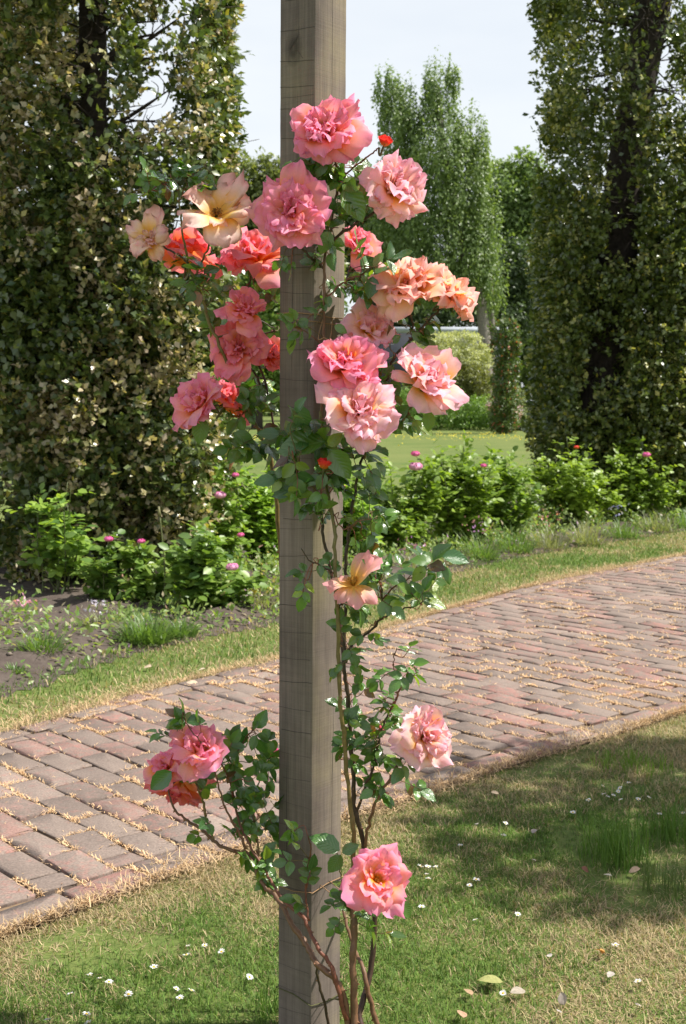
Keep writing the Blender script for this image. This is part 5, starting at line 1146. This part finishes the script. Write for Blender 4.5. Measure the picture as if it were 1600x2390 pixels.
CLP = [(95, 1540, 55, 95, 420, gc, 'spiky light green clump on bare soil at the left end of the bed', None), (340, 1505, 75, 95, 620, gc, 'feathery green clump in front of the pointed cerise bud', None), (30, 1580, 40, 35, 240, gc, 'low green cushion by the left edge of the picture', None),
       (45, 1450, 50, 50, 200, gg2, 'straggly grey green plant behind the spiky clump', (.7, .35, .5)), (230, 1480, 50, 70, 300, gg2, 'loose plant with pale flowers beside the feathery clump', (.55, .5, .65)), (420, 1490, 50, 60, 300, gc, 'short green plant between feathery clump and leafy bush', None),
       (600, 1430, 60, 60, 420, gg2, 'yellowish green low plant just left of the post', (.45, .38, .1)), (880, 1370, 60, 60, 260, gg2, 'low grey plant right of the lower canes', None), (960, 1345, 60, 70, 420, gg2, 'low plant with mauve specks behind the glossy leaf spray', (.4, .2, .42)), (1040, 1330, 60, 60, 420, gg2, 'pale feathery plant right of the glossy leaf spray', None),
       (1120, 1315, 60, 90, 520, gc, 'green feathery plant before the middle bush', (.4, .2, .42)), (1200, 1300, 60, 85, 520, gc, 'green grassy plant at the gap between the two bush groups', None), (1280, 1290, 60, 80, 480, gg2, 'pale grassy plant under the bush with the red flower', (.55, .22, .25)),
       (1370, 1280, 60, 85, 520, gg2, 'yellow green grassy plant below the bush in front of the trunk', None), (1450, 1265, 60, 70, 460, gc, 'mid green plant at the foot of the right hand bush', (.25, .25, .5)), (1530, 1250, 60, 70, 460, gg2, 'tufted plant near the right end of the bed', None), (1600, 1240, 60, 70, 400, gc, 'tuft cut by the right edge of the picture', None),
       (1240, 1210, 60, 110, 600, gc, 'taller fresh green plant filling the gap under the right column', (.2, .2, .5)), (700, 1420, 50, 60, 200, gg2, 'low plant hidden mostly by the post', None)]
for i, (px, py, rp, hp, n, pal, lab, fl) in enumerate(CLP): clump(px, py - (8 if px > 800 else 0), rp * .8, hp, n if px < 800 else n // 2, pal, 200 + i, lab, fl=fl)
g = np.random.default_rng(95); n = 260000; x = g.uniform(-3.5, 6, n); y = g.uniform(4.5, 17, n); sdd = side(soil_d, x, y); pxx = 800 + x / y * F_PX
dens = np.where(pxx > 820, 1.0, np.where(pxx > 240, .8, .3)); w_ = np.clip(1.3 - np.abs(sdd - .85) / .95, 0, 1) * (sdd > .06)
k = g.random(n) < np.clip((vnoise(x, y, 2.4) - .30) * 4, .06, 1) * dens * w_; x, y = x[k], y[k]; n = len(x); u = g.random(n)[:, None]; z = soilz(x, y) + g.random(n) ** 1.6 * .50 * vnoise(x + 4, y, 2.6) ** 1.7 * np.clip(sdd[k] / .5, .1, 1)
c1 = np.array([.12, .22, .05]) * (1 - u) + np.array([.30, .38, .12]) * u; dd_ = g.random(n) < .10; c1[dd_] = [.40, .34, .22]; fl_ = g.random(n) < .012; c1[fl_] = [.5, .3, .5]
V, F, cc = scatter_leaves('small', np.stack([x, y, z], 1), rand_unit(n, g) + [0, 0, .5], nrmz(rand_unit(n, g) * .7 + [.2, -.2, .8]), g.uniform(.022, .060, n), c1, np.full(n, .9)); mb = MB(); mb.add(V, F, cc)
o = link('bed_undergrowth', mb.mesh('bed_undergrowth', M_foliage)); tag(o, kind='stuff', label='mixed low weeds and seedlings covering the soil of the bed', cat='undergrowth')
# tall seed stem in the bed
q = G(380, 1435); mb = MB(); V, F = tube(catmull([(q.x, q.y, 0), tuple(P(384, 1330, q.y)), tuple(P(372, 1200, q.y))], 6), .006, .005, 5); mb.add(V, F, (.2, .22, .1)); V, F = tube(np.array([tuple(P(372, 1205, q.y)), tuple(P(371, 1195, q.y)), tuple(P(370, 1182, q.y))]), .014, .006, 6); mb.add(V, F, (.26, .25, .12))
top('seed_stem', mb.mesh('seed_stem', M_foliage), 'single tall bare stem with a seed head right of the cerise bud', 'plant')
# clods and pebbles on the soil
g = np.random.default_rng(91); n = 2600; x = g.uniform(-3.5, 5, n); y = g.uniform(4.5, 15, n); s = side(soil_d, x, y); k = (s > .03) & (s < 1.6); x, y = x[k], y[k]; n = len(x); z = soilz(x, y)
ico = np.array([(1, 0, 0), (-1, 0, 0), (0, 1, 0), (0, -1, 0), (0, 0, .8), (0, 0, -.6)]); icf = np.array([(0, 2, 4), (2, 1, 4), (1, 3, 4), (3, 0, 4), (2, 0, 5), (1, 2, 5), (3, 1, 5), (0, 3, 5)])
V = (np.stack([x, y, z], 1)[:, None] + (ico[None] * (1 + g.normal(0, .25, (n, 6, 3)))) * (g.uniform(.008, .03, n))[:, None, None]).reshape(-1, 3); F = (icf[None] + (np.arange(n) * 6)[:, None, None]).reshape(-1, 3)
u = g.random(n)[:, None]; cc = np.where(g.random(n)[:, None] < .08, [.42, .36, .28], np.array([.09, .07, .058]) * (1 - u) + np.array([.17, .14, .11]) * u)
o = link('soil_clods', mesh_np('soil_clods', V, F, np.repeat(cc, 6, 0), M_bark, False)); tag(o, kind='stuff', label='crumbly clods and pebbles on the bare soil of the bed', cat='soil')

# ================================================================== SMALL THINGS ON THE LAWN
def daisy_mesh(seed):
    g = np.random.default_rng(seed); mb = MB(); n = 13; r = .0105
    for k in range(n):
        a = k * 6.283 / n + g.normal(0, .06); l = r * g.uniform(.85, 1.1); c, s = math.cos(a), math.sin(a); lift = g.uniform(.0, .004); w = .0019
        mb.add([(c * .002 - s * w * .5, s * .002 + c * w * .5, 0), (c * .002 + s * w * .5, s * .002 - c * w * .5, 0), (c * l * .7 + s * w, s * l * .7 - c * w, lift), (c * l, s * l, lift * .8), (c * l * .7 - s * w, s * l * .7 + c * w, lift)], [(0, 1, 2, 4), (4, 2, 3, 3)], (.82, .81, .80))
    mb2 = MB(); V, F = tube(np.array([(0, 0, -.028), (.001, 0, -.014), (0, 0, -.001)]), .0008, .0008, 4); mb2.add(V, F, (.12, .18, .05))
    md = MB(); th = np.arange(8) / 8 * 6.283; V = [(math.cos(t) * .0036, math.sin(t) * .0036, .0004) for t in th] + [(math.cos(t) * .0024, math.sin(t) * .0024, .0022) for t in th] + [(0, 0, .0028)]
    F = [(i, (i + 1) % 8, 8 + (i + 1) % 8, 8 + i) for i in range(8)] + [(8 + i, 8 + (i + 1) % 8, 16, 16) for i in range(8)]; md.add(V, F, (.80, .52, .03))
    mb.add(np.concatenate(mb2.V), np.concatenate(mb2.F), (.12, .18, .05))
    return mb.mesh('daisy', M_flower), md.mesh('flower_disc', M_flower)
DM = [daisy_mesh(s) for s in range(5)]
dl = [(505, 1748), (560, 1770), (612, 1790), (395, 1857), (722, 1860), (485, 1970), (265, 2003), (1048, 1638), (1150, 1585), (1245, 1620), (865, 1705), (1403, 1763), (990, 1828), (1075, 1838), (1010, 1880), (495, 2018), (1058, 1588)]
dr = [(1135, 415), (1225, 425), (1270, 397), (1140, 455), (1160, 470), (1190, 463), (1215, 442), (1228, 485), (1060, 487), (1320, 483), (1375, 473), (978, 552), (625, 608), (615, 672), (390, 724), (180, 833), (220, 836), (260, 836), (222, 898), (213, 875), (472, 903), (437, 933), (187, 1046), (468, 1113), (690, 1085), (1200, 1245), (612, 1497), (1318, 1435), (1318, 1560), (905, 1595), (1550, 555), (1430, 560)]
def daisy(px, py, i, label, group):
    q = G(px, py, .026); g = np.random.default_rng(i); M = Matrix.Translation(q) @ Matrix.Rotation(g.uniform(0, 6.28), 4, 'Z') @ Matrix.Rotation(g.normal(.25, .25), 4, 'X') @ Matrix.Scale(g.uniform(.8, 1.1), 4)
    o = link('daisy', DM[i % 5][0], None, M); tag(o, label, 'daisy', group); link('flower_disc', DM[i % 5][1], o)
for i, (a, b) in enumerate(dl): daisy(a / 2.412, 1550 + b / 2.412, i, 'small white daisy in the sunlit grass left of the wooden post' if b < 1840 else 'small white daisy at the lower left, in or near the shade patch', 'daisies left of the post')
for i, (a, b) in enumerate(dr):
    lab = 'small white daisy in the crowded patch above the tall grass tuft' if (a > 1000 and b < 600) else 'small white daisy in the shaded lawn right of the lowest bloom' if b < 1120 else 'small white daisy in the dry grass at the lower right'
    daisy(900 + a / 2.24, 1650 + b / 2.24, 20 + i, lab, 'daisies right of the post')
# fallen leaves
M_dead = mat_attr('dead_leaf', rough=.7, trans=.2, spec=.3, noise=.2, nscale=150, tcol=(1, .9, .6))
def fallen(px, py, size, ang_, col, label, seed):
    q = G(px, py, .022); g = np.random.default_rng(seed); nv, nu = 8, 5; V = []
    for i in range(nv):
        t = i / (nv - 1); w = .36 * math.sin(math.pi * t ** .85) ** .75 if 0 < t < 1 else .01
        for u in np.linspace(-1, 1, nu): V.append((w * u, t - .5, .16 * (abs(w * u)) + .06 * math.sin(t * 3.1) + .02 * math.sin(u * 5 + seed)))
    F = [(i * nu + j, i * nu + j + 1, (i + 1) * nu + j + 1, (i + 1) * nu + j) for i in range(nv - 1) for j in range(nu - 1)]
    F += [(a + 0, a + 1, a + 2, a + 3) for a in ()]
    me = mesh_np('fallen_leaf', np.array(V) * size, np.array(F), np.tile(col, (len(V), 1)), M_dead)
    o = link('fallen_leaf', me, None, Matrix.Translation(q) @ Matrix.Rotation(ang_, 4, 'Z') @ Matrix.Rotation(g.normal(0, .25), 4, 'X') @ Matrix.Rotation(g.normal(0, .25), 4, 'Y')); tag(o, label, 'leaf')
FL = [((545, 1435), .062, 1.45, (.33, .33, .12), 'large yellow green fallen leaf with a stalk on the dry grass'), ((430, 1490), .03, .5, (.40, .27, .16), 'curled tan leaf just left of the large yellow green leaf'), ((690, 1490), .04, 1.9, (.38, .33, .26), 'pale grey leaf right of the large yellow green leaf'),
      ((925, 1525), .034, .1, (.42, .36, .30), 'upright pale dead leaf near the bottom edge'), ((1175, 1400), .026, 2.4, (.45, .40, .35), 'crumpled whitish leaf left of a lone daisy at lower right'), ((855, 1300), .020, .4, (.55, .50, .45), 'small white petal like leaf in the dry grass'), ((1120, 1278), .030, 1.3, (.50, .25, .06), 'thin orange brown leaf in the brown grass'),
      ((1160, 880), .026, 1.2, (.55, .50, .40), 'pale curled leaf at the foot of the tall grass tuft'), ((1300, 855), .036, 1.4, (.33, .24, .17), 'long brown leaf right of the tall grass tuft'), ((775, 650), .028, 2.6, (.36, .30, .26), 'dull brown leaf in the shaded lawn beyond the lowest bloom'), ((475, 612), .020, .1, (.45, .40, .36), 'small pale leaf standing in the shaded grass near the path'),
      ((395, 1605), .034, .2, (.45, .28, .18), 'pinkish brown leaf at the very bottom of the picture'), ((770, 800), .02, .9, (.42, .37, .32), 'tiny pale leaf in the middle of the shaded lawn'), ((1040, 850), .03, 2.0, (.20, .09, .06), 'dark red brown leaf beside the soil patch'), ((570, 450), .03, 1.6, (.50, .38, .26), 'tan leaf lying on the path edge in shade'), ((1130, 1278), .018, 2.9, (.52, .28, .08), 'small orange scrap beside the thin orange leaf')]
for i, ((a, b), s, an, col, lab) in enumerate(FL): fallen(900 + a / 2.24, 1650 + b / 2.24, s, an, col, lab, i)
FL2 = [((830, 17), .05, 1.2, (.62, .48, .34), 'pale tan leaf on the grass strip left of the post'), ((1135, 30), .035, 1.8, (.66, .54, .42), 'cream leaf on the grass strip close to the post'), ((1080, 108), .06, 1.4, (.60, .46, .33), 'curled beige leaf on the far edge of the bricks'), ((925, 110), .04, 1.0, (.62, .33, .12), 'orange leaf in the dry far verge')]
for i, ((a, b), s, an, col, lab) in enumerate(FL2): fallen(a / 2.412, 1550 + b / 2.412, s, an, col, lab, 40 + i)
# tall grass tufts
def tuft(px, py, r, h, n, pal, seed, label, w=.003):
    q = G(px, py); g = np.random.default_rng(seed); a = g.uniform(0, 6.28, n); d = g.random(n) ** .7 * r; u = g.random(n)[:, None]
    V, F, cc = blades(q.x + np.cos(a) * d, q.y + np.sin(a) * d, h * g.uniform(.35, 1.1, n), np.full(n, w) * g.uniform(.5, 1.2, n), np.clip(np.abs(g.normal(.18, .18, n)), 0, .9), np.array(pal[0]) * (1 - u) + np.array(pal[1]) * u, 0, g, .5)
    top('grass_tuft', mesh_np('grass_tuft', V, F, cc, M_grass), label, 'grass tuft')
TG = [(.06, .13, .02), (.13, .23, .04)]
tuft(1435, 2010, .11, .20, 240, TG, 1, 'tall unmown green grass tuft in the shaded lawn on the right')
tuft(1570, 1960, .12, .16, 220, TG, 2, 'green grass tuft cut by the right edge of the picture')
tuft(625, 2370, .035, .13, 34, TG, 3, 'thin tall blades at the left foot of the wooden post')
tuft(1580, 2080, .10, .12, 130, [(.07, .12, .03), (.14, .18, .06)], 4, 'loose blades over bare earth at the right edge')
tuft(1470, 1790, .16, .07, 420, [(.12, .22, .03), (.19, .30, .05)], 5, 'bright sunlit grass patch next to the path on the right')
